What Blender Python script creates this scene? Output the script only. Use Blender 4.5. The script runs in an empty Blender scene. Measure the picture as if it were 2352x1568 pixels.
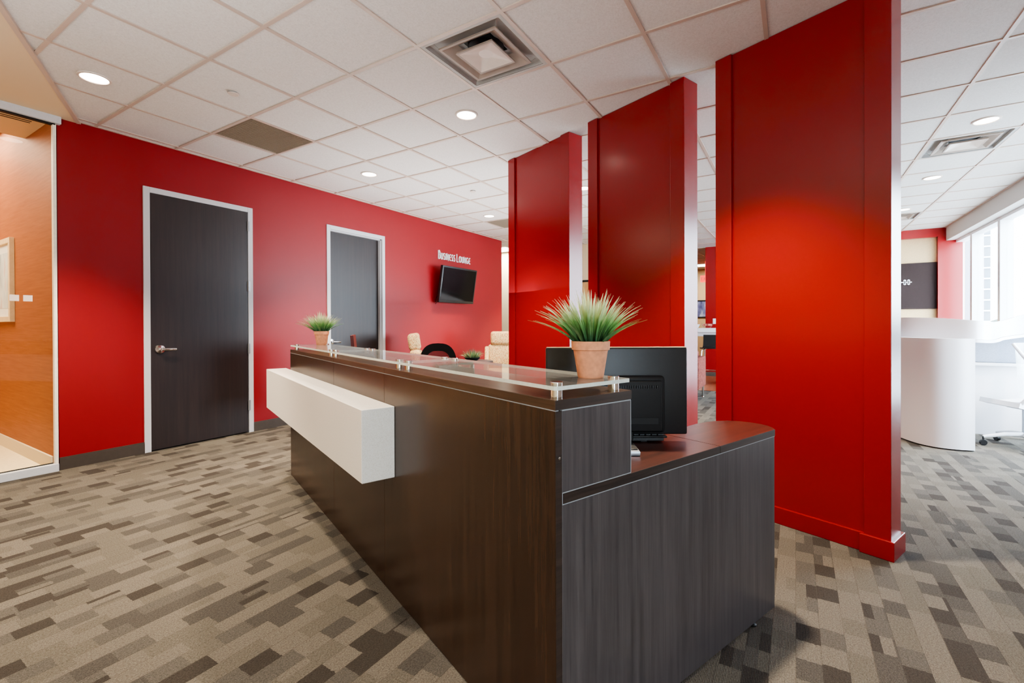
import bpy, bmesh, math, random
from mathutils import Vector, Matrix
random.seed(7)
SC = bpy.context.scene
COL = SC.collection
PI = math.pi

# ------------------------------------------------------------------ camera model
F, CX, CY = 1062.4468, 1176.0, 748.7127
PITCH, ROLL, TH, TD = -0.0046, -0.0034, 0.5497, 1.1938
HC = 1.1786
HT = HC + 1.6977
s_, c_ = math.sin(TH), math.cos(TH)
R0, F0, U0 = Vector((s_, -c_, 0)), Vector((c_, s_, 0)), Vector((0, 0, 1))
FW = F0 * math.cos(PITCH) + U0 * math.sin(PITCH)
U2 = U0 * math.cos(PITCH) - F0 * math.sin(PITCH)
RT = R0 * math.cos(ROLL) + U2 * math.sin(ROLL)
UP = U2 * math.cos(ROLL) - R0 * math.sin(ROLL)
D1 = Vector((math.cos(TD), math.sin(TD), 0))
D2 = Vector((math.sin(TD), -math.cos(TD), 0))
WALL_Y = 5.116
WIN_Y = -2.42
END_X = 11.12


def W(a, q, z=0.0):
    v = D1 * a + D2 * q
    return Vector((v.x, v.y, z))


# ------------------------------------------------------------------ mesh builder
class MB:
    def __init__(self):
        self.v, self.f, self.m = [], [], []

    def add(self, bm, mi=0, M=None):
        off = len(self.v)
        bm.verts.index_update()
        for v in bm.verts:
            self.v.append((M @ v.co) if M else v.co.copy())
        for f in bm.faces:
            self.f.append([off + v.index for v in f.verts])
            self.m.append(mi)
        bm.free()
        return self

    def box(self, x0, x1, y0, y1, z0, z1, bev=0.0, seg=2, mi=0, M=None):
        bm = bmesh.new()
        vs = [bm.verts.new((x, y, z)) for x in (x0, x1) for y in (y0, y1) for z in (z0, z1)]
        for q in ((0, 1, 3, 2), (4, 6, 7, 5), (0, 4, 5, 1), (2, 3, 7, 6), (0, 2, 6, 4), (1, 5, 7, 3)):
            bm.faces.new([vs[i] for i in q])
        bmesh.ops.recalc_face_normals(bm, faces=bm.faces[:])
        if bev > 0:
            bmesh.ops.bevel(bm, geom=bm.edges[:], offset=bev, segments=seg, affect='EDGES', profile=0.5)
        return self.add(bm, mi, M)

    def prism(self, pts, z0, z1, bev=0.0, mi=0, M=None, side_mi=None):
        bm = bmesh.new()
        lo = [bm.verts.new((p[0], p[1], z0)) for p in pts]
        hi = [bm.verts.new((p[0], p[1], z1)) for p in pts]
        n = len(pts)
        bm.faces.new(lo[::-1]); bm.faces.new(hi)
        for i in range(n):
            bm.faces.new((lo[i], lo[(i + 1) % n], hi[(i + 1) % n], hi[i]))
        bmesh.ops.recalc_face_normals(bm, faces=bm.faces[:])
        if bev > 0:
            es = [e for e in bm.edges if abs(e.verts[0].co.z - e.verts[1].co.z) < 1e-6]
            bmesh.ops.bevel(bm, geom=es, offset=bev, segments=2, affect='EDGES', profile=0.5)
        if side_mi is not None:
            off = len(self.m)
            bm.normal_update()
            flags = [side_mi if abs(f.normal.z) < 0.9 else mi for f in bm.faces]
            self.add(bm, mi, M)
            self.m[off:] = flags
            return self
        return self.add(bm, mi, M)

    def lathe(self, prof, n=32, mi=0, M=None, cap=True):
        bm = bmesh.new()
        rings = []
        for r, z in prof:
            if r < 1e-6:
                rings.append([bm.verts.new((0, 0, z))])
            else:
                rings.append([bm.verts.new((r * math.cos(2 * PI * i / n), r * math.sin(2 * PI * i / n), z)) for i in range(n)])
        for a, b in zip(rings, rings[1:]):
            for i in range(n):
                j = (i + 1) % n
                if len(a) == 1 and len(b) == 1:
                    continue
                if len(a) == 1:
                    bm.faces.new((a[0], b[j], b[i]))
                elif len(b) == 1:
                    bm.faces.new((a[i], a[j], b[0]))
                else:
                    bm.faces.new((a[i], a[j], b[j], b[i]))
        if cap:
            if len(rings[0]) > 1: bm.faces.new(rings[0][::-1])
            if len(rings[-1]) > 1: bm.faces.new(rings[-1])
        bmesh.ops.recalc_face_normals(bm, faces=bm.faces[:])
        return self.add(bm, mi, M)

    def tube(self, pts, r, n=10, mi=0, M=None, closed=False):
        pts = [Vector(p) for p in pts]
        rr = r if isinstance(r, (list, tuple)) else [r] * len(pts)
        bm = bmesh.new()
        rings = []
        up = None
        L = len(pts)
        for i, p in enumerate(pts):
            if closed:
                t = pts[(i + 1) % L] - pts[i - 1]
            else:
                t = (pts[min(i + 1, L - 1)] - pts[max(i - 1, 0)])
            t.normalize()
            if up is None:
                up = Vector((0, 0, 1)) if abs(t.z) < 0.9 else Vector((1, 0, 0))
            a = t.cross(up)
            if a.length < 1e-4:
                a = t.cross(Vector((1, 0.3, 0)))
            a.normalize()
            b = a.cross(t).normalized()
            up = b
            rings.append([bm.verts.new(p + (a * math.cos(2 * PI * k / n) + b * math.sin(2 * PI * k / n)) * rr[i]) for k in range(n)])
        prs = list(zip(rings, rings[1:]))
        if closed: prs.append((rings[-1], rings[0]))
        for a, b in prs:
            for k in range(n):
                bm.faces.new((a[k], a[(k + 1) % n], b[(k + 1) % n], b[k]))
        if not closed:
            bm.faces.new(rings[0][::-1]); bm.faces.new(rings[-1])
        bmesh.ops.recalc_face_normals(bm, faces=bm.faces[:])
        return self.add(bm, mi, M)

    def sheet(self, grid, thick=0.0, mi=0, M=None):
        """grid of points [rows][cols], optional thickness along normals"""
        bm = bmesh.new()
        g = [[bm.verts.new(Vector(p)) for p in row] for row in grid]
        for i in range(len(g) - 1):
            for j in range(len(g[0]) - 1):
                bm.faces.new((g[i][j], g[i][j + 1], g[i + 1][j + 1], g[i + 1][j]))
        bm.normal_update()
        if thick:
            bmesh.ops.solidify(bm, geom=bm.faces[:], thickness=thick)
        bmesh.ops.recalc_face_normals(bm, faces=bm.faces[:])
        return self.add(bm, mi, M)

    def build(self, name, mats, parent=None, loc=None, smooth=False, ang=40):
        me = bpy.data.meshes.new(name)
        me.from_pydata([tuple(v) for v in self.v], [], self.f)
        if not isinstance(mats, (list, tuple)): mats = [mats]
        for m in mats: me.materials.append(m)
        me.polygons.foreach_set('material_index', self.m)
        if smooth:
            me.polygons.foreach_set('use_smooth', [True] * len(self.f))
            try:
                me.set_sharp_from_angle(angle=math.radians(ang))
            except Exception:
                pass
        me.update()
        o = bpy.data.objects.new(name, me)
        COL.objects.link(o)
        if parent: o.parent = parent
        if loc is not None: o.location = loc
        return o


def Mt(x, y, z): return Matrix.Translation((x, y, z))
def Rz(a): return Matrix.Rotation(a, 4, 'Z')
def Rx(a): return Matrix.Rotation(a, 4, 'X')
def Ry(a): return Matrix.Rotation(a, 4, 'Y')


def tag(o, label, cat, group=None):
    o['label'] = label; o['category'] = cat
    if group: o['group'] = group
    return o


def thing(name, label, cat, loc=(0, 0, 0), rz=0.0, group=None):
    o = bpy.data.objects.new(name, None)
    COL.objects.link(o)
    o.location = loc; o.rotation_euler = (0, 0, rz)
    o.empty_display_size = 0.1
    return tag(o, label, cat, group)


def struct(o):
    o['kind'] = 'structure'
    return o


def struct_root(name, loc=(0, 0, 0)):
    o = bpy.data.objects.new(name, None)
    COL.objects.link(o); o.location = loc
    return struct(o)


def copy_tree(o, parent=None, loc=None, rz=None, label=None):
    c = o.copy(); COL.objects.link(c)
    c.parent = parent
    if loc is not None: c.location = loc
    if rz is not None: c.rotation_euler = (0, 0, rz)
    if label: c['label'] = label
    for ch in list(o.children):
        copy_tree(ch, c)
    return c


# ------------------------------------------------------------------ materials
def s2l(c):
    return tuple(((x / 255.0) / 12.92 if x / 255.0 <= 0.04045 else ((x / 255.0 + 0.055) / 1.055) ** 2.4) for x in c) + (1.0,)


class NT:
    def __init__(self, name):
        self.mat = bpy.data.materials.new(name)
        self.mat.use_nodes = True
        self.t = self.mat.node_tree
        self.t.nodes.clear()
        self.out = self.t.nodes.new('ShaderNodeOutputMaterial')

    def n(self, typ, **kw):
        nd = self.t.nodes.new(typ)
        for k, v in kw.items():
            if k.startswith('i_'):
                key = k[2:]
                key = int(key) if key.isdigit() else key.replace('_', ' ')
                self.set(nd.inputs[key], v)
            else:
                setattr(nd, k, v)
        return nd

    def set(self, sock, v):
        if hasattr(v, 'is_linked') or isinstance(v, bpy.types.NodeSocket):
            self.t.links.new(v, sock)
        else:
            sock.default_value = v

    def math(self, op, a, b=None, c=None, clamp=False):
        nd = self.n('ShaderNodeMath', operation=op)
        nd.use_clamp = clamp
        self.set(nd.inputs[0], a)
        if b is not None: self.set(nd.inputs[1], b)
        if c is not None: self.set(nd.inputs[2], c)
        return nd.outputs[0]

    def mix(self, fac, a, b, blend='MIX'):
        nd = self.n('ShaderNodeMix', data_type='RGBA', blend_type=blend)
        self.set(nd.inputs[0], fac); self.set(nd.inputs[6], a); self.set(nd.inputs[7], b)
        return nd.outputs[2]

    def ramp(self, fac, stops, interp='LINEAR'):
        nd = self.n('ShaderNodeValToRGB')
        cr = nd.color_ramp
        cr.interpolation = interp
        while len(cr.elements) < len(stops): cr.elements.new(0.5)
        for e, (p, c) in zip(cr.elements, stops):
            e.position = p; e.color = c
        self.set(nd.inputs[0], fac)
        return nd.outputs[0]

    def coord(self, which='Object', scale=(1, 1, 1), rot=(0, 0, 0)):
        tc = self.n('ShaderNodeTexCoord')
        mp = self.n('ShaderNodeMapping')
        self.t.links.new(tc.outputs[which], mp.inputs[0])
        mp.inputs['Scale'].default_value = scale
        mp.inputs['Rotation'].default_value = rot
        return mp.outputs[0]

    def noise(self, vec, scale, detail=2.0, rough=0.5):
        nd = self.n('ShaderNodeTexNoise')
        self.set(nd.inputs['Vector'], vec)
        nd.inputs['Scale'].default_value = scale
        nd.inputs['Detail'].default_value = detail
        nd.inputs['Roughness'].default_value = rough
        return nd.outputs[0]

    def bump(self, h, strength=0.2, dist=0.002):
        nd = self.n('ShaderNodeBump')
        nd.inputs['Strength'].default_value = strength
        nd.inputs['Distance'].default_value = dist
        self.set(nd.inputs['Height'], h)
        return nd.outputs[0]

    def bsdf(self, color, rough=0.5, metal=0.0, spec=0.5, normal=None, **kw):
        b = self.n('ShaderNodeBsdfPrincipled')
        self.set(b.inputs['Base Color'], color)
        self.set(b.inputs['Roughness'], rough)
        b.inputs['Metallic'].default_value = metal
        b.inputs['Specular IOR Level'].default_value = spec
        if normal is not None: self.set(b.inputs['Normal'], normal)
        for k, v in kw.items():
            self.set(b.inputs[k.replace('_', ' ')], v)
        self.t.links.new(b.outputs[0], self.out.inputs[0])
        return b


def mat_plain(name, rgb, rough=0.5, metal=0.0, spec=0.5, noise=0.06, scale=40, bump=0.0, **kw):
    t = NT(name)
    v = t.coord()
    nz = t.noise(v, scale, 3)
    c = s2l(rgb)
    dark = tuple(x * (1 - noise) for x in c[:3]) + (1,)
    lite = tuple(min(1, x * (1 + noise)) for x in c[:3]) + (1,)
    col = t.ramp(nz, [(0.3, dark), (0.7, lite)])
    nrm = t.bump(nz, bump) if bump else None
    t.bsdf(col, rough, metal, spec, nrm, **kw)
    return t.mat


def mat_paint(name, rgb, rough=0.45, spec=0.4):
    t = NT(name)
    v = t.coord()
    big = t.noise(v, 1.7, 2)
    fine = t.noise(v, 260, 2)
    c = s2l(rgb)
    col = t.mix(t.math('MULTIPLY', big, 0.15), c, tuple(x * 0.8 for x in c[:3]) + (1,))
    t.bsdf(col, rough, 0, spec, t.bump(fine, 0.04, 0.0005))
    return t.mat


def mat_wood(name, dark, mid, scale=(38, 38, 1.6), rough=0.38, spec=0.5):
    t = NT(name)
    v = t.coord(scale=scale)
    a = t.noise(v, 1.0, 6, 0.62)
    v2 = t.coord(scale=tuple(x * 6 for x in scale))
    b = t.noise(v2, 1.0, 3, 0.5)
    m = t.math('ADD', t.math('MULTIPLY', a, 0.7), t.math('MULTIPLY', b, 0.3))
    col = t.ramp(m, [(0.35, s2l(dark)), (0.66, s2l(mid))])
    t.bsdf(col, rough, 0, spec, t.bump(m, 0.025, 0.0006))
    return t.mat


def mat_carpet():
    t = NT('carpet_strips')
    tc = t.n('ShaderNodeTexCoord')
    sp = t.n('ShaderNodeSeparateXYZ')
    wob = t.n('ShaderNodeTexNoise'); wob.inputs['Scale'].default_value = 90; wob.inputs['Detail'].default_value = 1
    t.t.links.new(tc.outputs['Object'], wob.inputs['Vector'])
    wv = t.n('ShaderNodeVectorMath', operation='MULTIPLY_ADD')
    t.set(wv.inputs[0], wob.outputs['Color']); wv.inputs[1].default_value = (0.010, 0.003, 0); t.set(wv.inputs[2], tc.outputs['Object'])
    t.t.links.new(wv.outputs[0], sp.inputs[0])
    x, y = sp.outputs[0], sp.outputs[1]
    row = t.math('FLOOR', t.math('DIVIDE', y, 0.0780))

    def rnd(a, b, sd):
        cb = t.n('ShaderNodeCombineXYZ')
        t.set(cb.inputs[0], a); t.set(cb.inputs[1], b); cb.inputs[2].default_value = sd
        w = t.n('ShaderNodeTexWhiteNoise', noise_dimensions='3D')
        t.set(w.inputs['Vector'], cb.outputs[0])
        return w.outputs['Value']
    ph = rnd(row, 0.0, 3.3)
    cell = t.math('FLOOR', t.math('ADD', t.math('DIVIDE', x, 0.112), t.math('MULTIPLY', ph, 7)))
    half = t.math('FLOOR', t.math('DIVIDE', y, 0.0381))
    r1 = rnd(row, cell, 1.0)
    split = t.math('LESS_THAN', rnd(row, cell, 5.0), 0.13)
    r2 = rnd(half, cell, 2.0)
    r = t.math('ADD', t.math('MULTIPLY', r1, t.math('SUBTRACT', 1.0, split)), t.math('MULTIPLY', r2, split))
    # every third strip stays light and nearly plain
    light = t.math('LESS_THAN', t.math('FLOORED_MODULO', row, 3.0), 0.5)
    r = t.math('MULTIPLY', r, t.math('SUBTRACT', 1.0, t.math('MULTIPLY', light, 0.62)))
    base = t.ramp(r, [(0.0, s2l((107, 102, 94))), (0.20, s2l((99, 95, 87))), (0.40, s2l((88, 85, 80))),
                      (0.60, s2l((78, 75, 71))), (0.82, s2l((63, 59, 55)))], 'CONSTANT')
    fleck = t.noise(tc.outputs['Object'], 330, 2, 0.7)
    fl2 = t.noise(tc.outputs['Object'], 150, 2, 0.6)
    f = t.math('ADD', t.math('MULTIPLY', fleck, 0.6), t.math('MULTIPLY', fl2, 0.4))
    g = t.ramp(f, [(0.32, (0.42, 0.42, 0.42, 1)), (0.68, (1.55, 1.55, 1.55, 1))])
    col = t.mix(1.0, base, g, 'MULTIPLY')
    # fine cord rows and the seams between strips
    cord = t.math('ABSOLUTE', t.math('SUBTRACT', t.math('FRACT', t.math('DIVIDE', y, 0.0048)), 0.5))
    fr = t.math('FRACT', t.math('DIVIDE', y, 0.0780))
    seam = t.math('LESS_THAN', fr, 0.03)
    col = t.mix(t.math('MULTIPLY', seam, 0.35), col, s2l((60, 54, 48)))
    col = t.mix(t.math('MULTIPLY', cord, 0.4), col, s2l((64, 58, 52)))
    h = t.math('ADD', t.math('MULTIPLY', f, 1.0), t.math('MULTIPLY', cord, -0.8))
    t.bsdf(col, 0.95, 0, 0.1, t.bump(h, 0.5, 0.004))
    return t.mat


def mat_ceiling_tile():
    t = NT('mineral_fibre_tile')
    v = t.coord()
    a = t.noise(v, 330, 3, 0.7)
    b = t.noise(v, 90, 2, 0.6)
    m = t.math('ADD', t.math('MULTIPLY', a, 0.65), t.math('MULTIPLY', b, 0.35))
    col = t.ramp(m, [(0.30, s2l((196, 190, 184))), (0.5, s2l((218, 214, 209))), (0.7, s2l((232, 229, 225)))])
    t.bsdf(col, 0.95, 0, 0.1, t.bump(m, 0.25, 0.003))
    return t.mat


def mat_glass(name, tint=(1, 1, 1, 1), ior=1.45, rough=0.0, extra=0.0, haze=0.0):
    """thin architectural glass: clear with a front-side mirror reflection"""
    t = NT(name)
    fr = t.n('ShaderNodeFresnel'); fr.inputs['IOR'].default_value = ior
    geo = t.n('ShaderNodeNewGeometry')
    v = t.coord()
    nz = t.noise(v, 3, 1)
    front = t.math('SUBTRACT', 1.0, geo.outputs['Backfacing'])
    fac = t.math('MULTIPLY', t.math('ADD', fr.outputs[0], extra, clamp=True), front)
    fac = t.math('MULTIPLY', fac, t.math('ADD', 0.97, t.math('MULTIPLY', nz, 0.03)))
    tr = t.n('ShaderNodeBsdfTransparent'); tr.inputs[0].default_value = tint
    gl = t.n('ShaderNodeBsdfGlossy'); gl.inputs['Roughness'].default_value = rough
    body = tr.outputs[0]
    if haze:
        df_ = t.n('ShaderNodeBsdfDiffuse'); df_.inputs[0].default_value = (0.78, 0.78, 0.75, 1)
        hz = t.n('ShaderNodeMixShader'); t.set(hz.inputs[0], t.math('MULTIPLY', front, haze))
        t.t.links.new(tr.outputs[0], hz.inputs[1]); t.t.links.new(df_.outputs[0], hz.inputs[2]); body = hz.outputs[0]
    mx = t.n('ShaderNodeMixShader')
    t.set(mx.inputs[0], fac); t.t.links.new(body, mx.inputs[1]); t.t.links.new(gl.outputs[0], mx.inputs[2])
    t.t.links.new(mx.outputs[0], t.out.inputs[0])
    return t.mat


def mat_emit(name, rgb, strength, base=(240, 240, 235)):
    t = NT(name)
    v = t.coord()
    nz = t.noise(v, 8, 1)
    col = t.mix(t.math('MULTIPLY', nz, 0.06), s2l(rgb), (1, 1, 1, 1))
    b = t.bsdf(s2l(base), 0.4)
    t.set(b.inputs['Emission Color'], col)
    b.inputs['Emission Strength'].default_value = strength
    return t.mat


def mat_grass(name, low, mid, tip, z0, z1):
    t = NT(name)
    tc = t.n('ShaderNodeTexCoord')
    sp = t.n('ShaderNodeSeparateXYZ'); t.t.links.new(tc.outputs['Object'], sp.inputs[0])
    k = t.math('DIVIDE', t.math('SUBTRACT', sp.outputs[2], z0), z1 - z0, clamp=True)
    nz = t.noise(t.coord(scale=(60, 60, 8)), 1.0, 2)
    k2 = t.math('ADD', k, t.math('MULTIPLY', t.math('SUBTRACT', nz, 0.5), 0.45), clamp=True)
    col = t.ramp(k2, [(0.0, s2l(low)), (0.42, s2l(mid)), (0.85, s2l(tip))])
    t.bsdf(col, 0.45, 0, 0.35)
    return t.mat


def mat_fabric(name, base, c2, c3, scale=22.0):
    """woven upholstery with short broken strokes"""
    t = NT(name)
    v = t.coord()
    br = t.n('ShaderNodeTexVoronoi', distance='CHEBYCHEV', feature='F1')
    t.set(br.inputs['Vector'], v); br.inputs['Scale'].default_value = scale
    w = t.n('ShaderNodeTexWhiteNoise', noise_dimensions='3D'); t.set(w.inputs['Vector'], br.outputs['Position'])
    edge = t.math('GREATER_THAN', br.outputs['Distance'], 0.44)
    colr = t.ramp(w.outputs['Value'], [(0.0, s2l(c2)), (0.55, s2l(c3))], 'CONSTANT')
    nz = t.noise(v, 300, 2)
    bc = t.ramp(nz, [(0.3, tuple(x * 0.85 for x in s2l(base)[:3]) + (1,)), (0.7, s2l(base))])
    col = t.mix(t.math('MULTIPLY', edge, 0.8), bc, colr)
    t.bsdf(col, 0.9, 0, 0.2, t.bump(nz, 0.3, 0.002))
    return t.mat


def mat_art(name, c1, c2, c3, scale):
    t = NT(name)
    v = t.coord(scale=(scale, scale, scale * 0.4))
    nz = t.noise(v, 1.0, 3, 0.55)
    col = t.ramp(nz, [(0.36, s2l(c1)), (0.5, s2l(c2)), (0.62, s2l(c3))])
    t.bsdf(col, 0.6)
    return t.mat


def mat_mesh(name, rgb, cell=0.006, gap=0.55):
    """open woven mesh: threads opaque, holes see-through"""
    t = NT(name)
    v = t.coord()
    sp = t.n('ShaderNodeSeparateXYZ'); t.set(sp.inputs[0], v)
    a = t.math('FRACT', t.math('DIVIDE', sp.outputs[0], cell))
    b = t.math('FRACT', t.math('DIVIDE', sp.outputs[2], cell))
    hole = t.math('MULTIPLY', t.math('GREATER_THAN', a, 1 - gap), t.math('GREATER_THAN', b, 1 - gap))
    d = t.n('ShaderNodeBsdfPrincipled'); d.inputs['Base Color'].default_value = s2l(rgb); d.inputs['Roughness'].default_value = 0.6
    tr = t.n('ShaderNodeBsdfTransparent')
    mx = t.n('ShaderNodeMixShader')
    t.set(mx.inputs[0], hole); t.t.links.new(d.outputs[0], mx.inputs[1]); t.t.links.new(tr.outputs[0], mx.inputs[2])
    t.t.links.new(mx.outputs[0], t.out.inputs[0])
    return t.mat


M_RED = mat_paint('red_wall_paint', (136, 22, 24), 0.24, 0.5)
M_REDWALL = mat_paint('red_wall_eggshell', (136, 20, 26), 0.42, 0.4)
M_WOODE_SHEEN = mat_wood('desk_laminate_end_sheen', (58, 54, 56), (86, 81, 82), (42, 42, 1.3), 0.36, 0.5)  # same desk laminate, with daylight sheen put into a greyer base colour
M_CARPET = mat_carpet()
M_TILE = mat_ceiling_tile()
M_GRID = mat_plain('ceiling_grid_metal', (196, 178, 164), 0.4, 0.0, 0.5, 0.03, 10)  # white metal; warm reflections are tinted into the base colour
M_SOFFIT = mat_paint('tan_drywall', (226, 204, 172), 0.7, 0.2)
M_CREAM = mat_paint('cream_wall', (232, 214, 178), 0.7, 0.2)
M_TAN = mat_plain('tan_wallcovering', (206, 178, 136), 0.8, 0, 0.2, 0.12, 120, 0.1)
M_ORANGE = mat_wood('orange_veneer', (152, 88, 50), (174, 108, 66), (3, 3, 60), 0.6, 0.3)
M_ALU = mat_plain('satin_aluminium', (206, 208, 212), 0.45, 0.0, 0.5, 0.03, 60)
M_FRAME = mat_paint('door_frame_grey', (202, 202, 206), 0.45, 0.45)
M_DOOR = mat_wood('door_espresso', (28, 21, 22), (45, 33, 31), (30, 30, 1.1), 0.42, 0.55)
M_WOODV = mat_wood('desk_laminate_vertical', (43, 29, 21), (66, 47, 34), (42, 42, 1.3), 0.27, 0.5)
M_WOODX = mat_wood('desk_laminate_long', (46, 33, 25), (84, 63, 48), (1.5, 46, 46), 0.32, 0.6)  # base colour lightened to stand in for grazing reflection on the counter top
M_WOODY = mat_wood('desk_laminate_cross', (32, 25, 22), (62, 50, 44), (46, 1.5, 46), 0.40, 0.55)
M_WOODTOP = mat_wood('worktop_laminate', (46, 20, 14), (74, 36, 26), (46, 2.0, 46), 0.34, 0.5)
M_SEAM = mat_plain('pale_edge_band', (150, 156, 160), 0.4, 0.0, 0.5, 0.03, 30)
M_BASE = mat_plain('vinyl_base', (70, 62, 56), 0.5, 0, 0.4, 0.05, 30)
M_STONE = NT('white_quartz')
_v = M_STONE.coord(); _n = M_STONE.noise(_v, 320, 2, 0.6); _n2 = M_STONE.noise(_v, 900, 1)
M_STONE.bsdf(M_STONE.ramp(_n, [(0.34, s2l((226, 220, 210))), (0.46, s2l((240, 236, 228))), (0.7, s2l((246, 243, 237)))]), 0.28, 0, 0.5)
M_STONE = M_STONE.mat
M_GLASS = mat_glass('clear_glass', (0.97, 0.98, 0.97, 1))
M_SHELFGLASS = mat_glass('shelf_glass', (0.92, 0.94, 0.92, 1), 1.52, 0.0, 0.04, 0.22)
M_GLASSEDGE = mat_plain('polished_glass_edge', (214, 222, 214), 0.25, 0, 0.6, 0.05, 120)
M_STEEL = mat_plain('brushed_steel', (214, 212, 208), 0.18, 1.0, 0.5, 0.03, 80)
M_CHROME = mat_plain('chrome', (225, 225, 225), 0.10, 1.0, 0.5, 0.02, 20)
M_TERRA = mat_plain('terracotta', (224, 158, 122), 0.8, 0, 0.2, 0.12, 60, 0.1)
M_SOIL = mat_plain('dark_filler', (38, 40, 30), 0.9, 0, 0.1, 0.3, 60)
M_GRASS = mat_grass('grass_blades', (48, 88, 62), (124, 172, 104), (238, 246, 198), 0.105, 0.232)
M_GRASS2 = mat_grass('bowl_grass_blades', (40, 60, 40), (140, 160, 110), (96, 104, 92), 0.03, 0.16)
M_BLACK = mat_plain('black_plastic', (26, 27, 29), 0.42, 0, 0.5, 0.08, 90, 0.05)
M_BLACKM = mat_plain('matte_black', (17, 17, 19), 0.6, 0, 0.4, 0.1, 60)
M_KEY = mat_plain('key_caps', (40, 41, 44), 0.45, 0, 0.5, 0.05, 60)
M_SCREEN = mat_plain('dark_screen', (5, 5, 6), 0.12, 0, 0.22, 0.05, 4)
M_SILVER = mat_plain('silver_plastic', (168, 172, 178), 0.35, 0.6, 0.5, 0.04, 60)
M_WHITE = mat_paint('white_gloss', (236, 236, 240), 0.30, 0.5)
M_WHITEP = mat_plain('white_plastic', (232, 233, 236), 0.4, 0, 0.5, 0.02, 30)
M_LETTER = mat_plain('white_letter', (240, 240, 240), 0.4, 0, 0.5, 0.02, 20)
M_GREYFAB = mat_plain('blue_grey_felt', (150, 158, 172), 0.9, 0, 0.2, 0.1, 160, 0.2)
M_LENS = mat_emit('lamp_lens', (255, 244, 226), 14.0)
M_LENSW = mat_emit('lamp_lens_cool', (255, 250, 242), 12.0)
M_TROFFER = mat_emit('troffer_lens', (255, 246, 230), 8.0)
M_RETURN = mat_plain('egg_crate_return', (158, 144, 126), 0.7, 0, 0.3, 0.12, 300)
M_DIFF = mat_plain('diffuser_enamel', (214, 200, 188), 0.4, 0, 0.5, 0.03, 20)
M_DIFFPAN = mat_plain('diffuser_pan_grey', (226, 224, 220), 0.5, 0, 0.4, 0.03, 20)
M_DIFFGREY = mat_plain('diffuser_throat', (150, 146, 142), 0.5, 0, 0.4, 0.05, 20)
M_TANFAB = mat_fabric('tan_dash_fabric', (226, 200, 150), (176, 100, 60), (140, 120, 92), 90)
M_RUSTFAB = mat_fabric('rust_pattern_fabric', (112, 58, 50), (80, 36, 36), (140, 88, 74), 50)
M_MAROON = mat_plain('maroon_leather', (104, 34, 30), 0.45, 0, 0.5, 0.1, 40)
M_MESHB = mat_mesh('black_mesh', (22, 20, 20), 0.006, 0.5)
M_MESHW = mat_mesh('white_mesh', (230, 234, 236), 0.012, 0.5)
M_WOODFLOOR = mat_wood('plank_floor', (112, 58, 36), (150, 84, 54), (2, 30, 30), 0.4, 0.4)
M_OFFICEFLOOR = mat_plain('cream_carpet', (238, 218, 178), 0.9, 0, 0.1, 0.06, 60)
M_SIGNBROWN = mat_plain('brown_panel', (44, 33, 31), 0.7, 0, 0.15, 0.05, 30)
M_EXIT = mat_emit('exit_red', (255, 60, 40), 2.5, (200, 40, 30))
M_PICFRAME = mat_wood('pale_wood_frame', (226, 196, 148), (240, 214, 170), (20, 20, 20), 0.5, 0.4)
M_ART = mat_art('abstract_art', (176, 186, 186), (226, 228, 222), (206, 128, 92), 4)
M_ART2 = mat_art('blue_art', (56, 62, 104), (110, 116, 160), (216, 220, 236), 5)
M_PAPER = mat_plain('mat_board', (244, 240, 230), 0.7, 0, 0.2, 0.02, 20)
M_FROST = mat_plain('frosted_tag', (222, 204, 196), 0.7, 0, 0.2, 0.03, 200)
M_BUILDING = mat_plain('pale_facade', (104, 110, 116), 0.8, 0, 0.2, 0.04, 3)
M_TREES = mat_plain('hazy_foliage', (64, 76, 72), 0.9, 0, 0.1, 0.25, 2)
M_GROUND = mat_plain('pale_ground', (226, 226, 224), 0.9, 0, 0.1, 0.1, 0.3)
M_CANDY = mat_plain('candy', (206, 120, 110), 0.4, 0, 0.5, 0.5, 60)

# ------------------------------------------------------------------ room shell
XMIN, YMAX = -3.6, 8.4
mb = MB(); mb.box(XMIN, 16.2, WIN_Y - 0.2, 8.4, -0.15, 0.0)
fl = struct(mb.build('floor', M_CARPET))
mb = MB(); mb.box(XMIN, 1.255, WALL_Y + 0.03, 8.2, 0.0, 0.006)
struct(mb.build('floor_office', M_OFFICEFLOOR))
mb = MB(); mb.box(8.68, 16.0, -0.6, 3.0, 0.0, 0.005)
struct(mb.build('floor_lounge', M_WOODFLOOR))

# ceiling: cells of 2 x 2 ft tiles on a T-bar grid
GX = [(j + 2.5257) * 0.6016 for j in range(-11, 25)]
GY = [(4.2405 - a) * 0.6096 for a in range(-8, 12)]
SKIP = {}
def cell_of(x, y):
    i = max(k for k in range(len(GX)) if GX[k] <= x)
    j = max(k for k in range(len(GY)) if GY[k] >= y)
    return i, j
DIFFS = [(2.42, 1.67), (6.03, -1.37), (9.64, -1.37), (8.2, 2.9)]
RETS = [(2.42, 4.09), (6.63, 4.1)]
holes = {cell_of(*p) for p in DIFFS + RETS}


def in_soffit(x, y):
    return x < 0.678 + (y - 3.569) * (0.724 / 1.501) and y < WALL_Y


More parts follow.
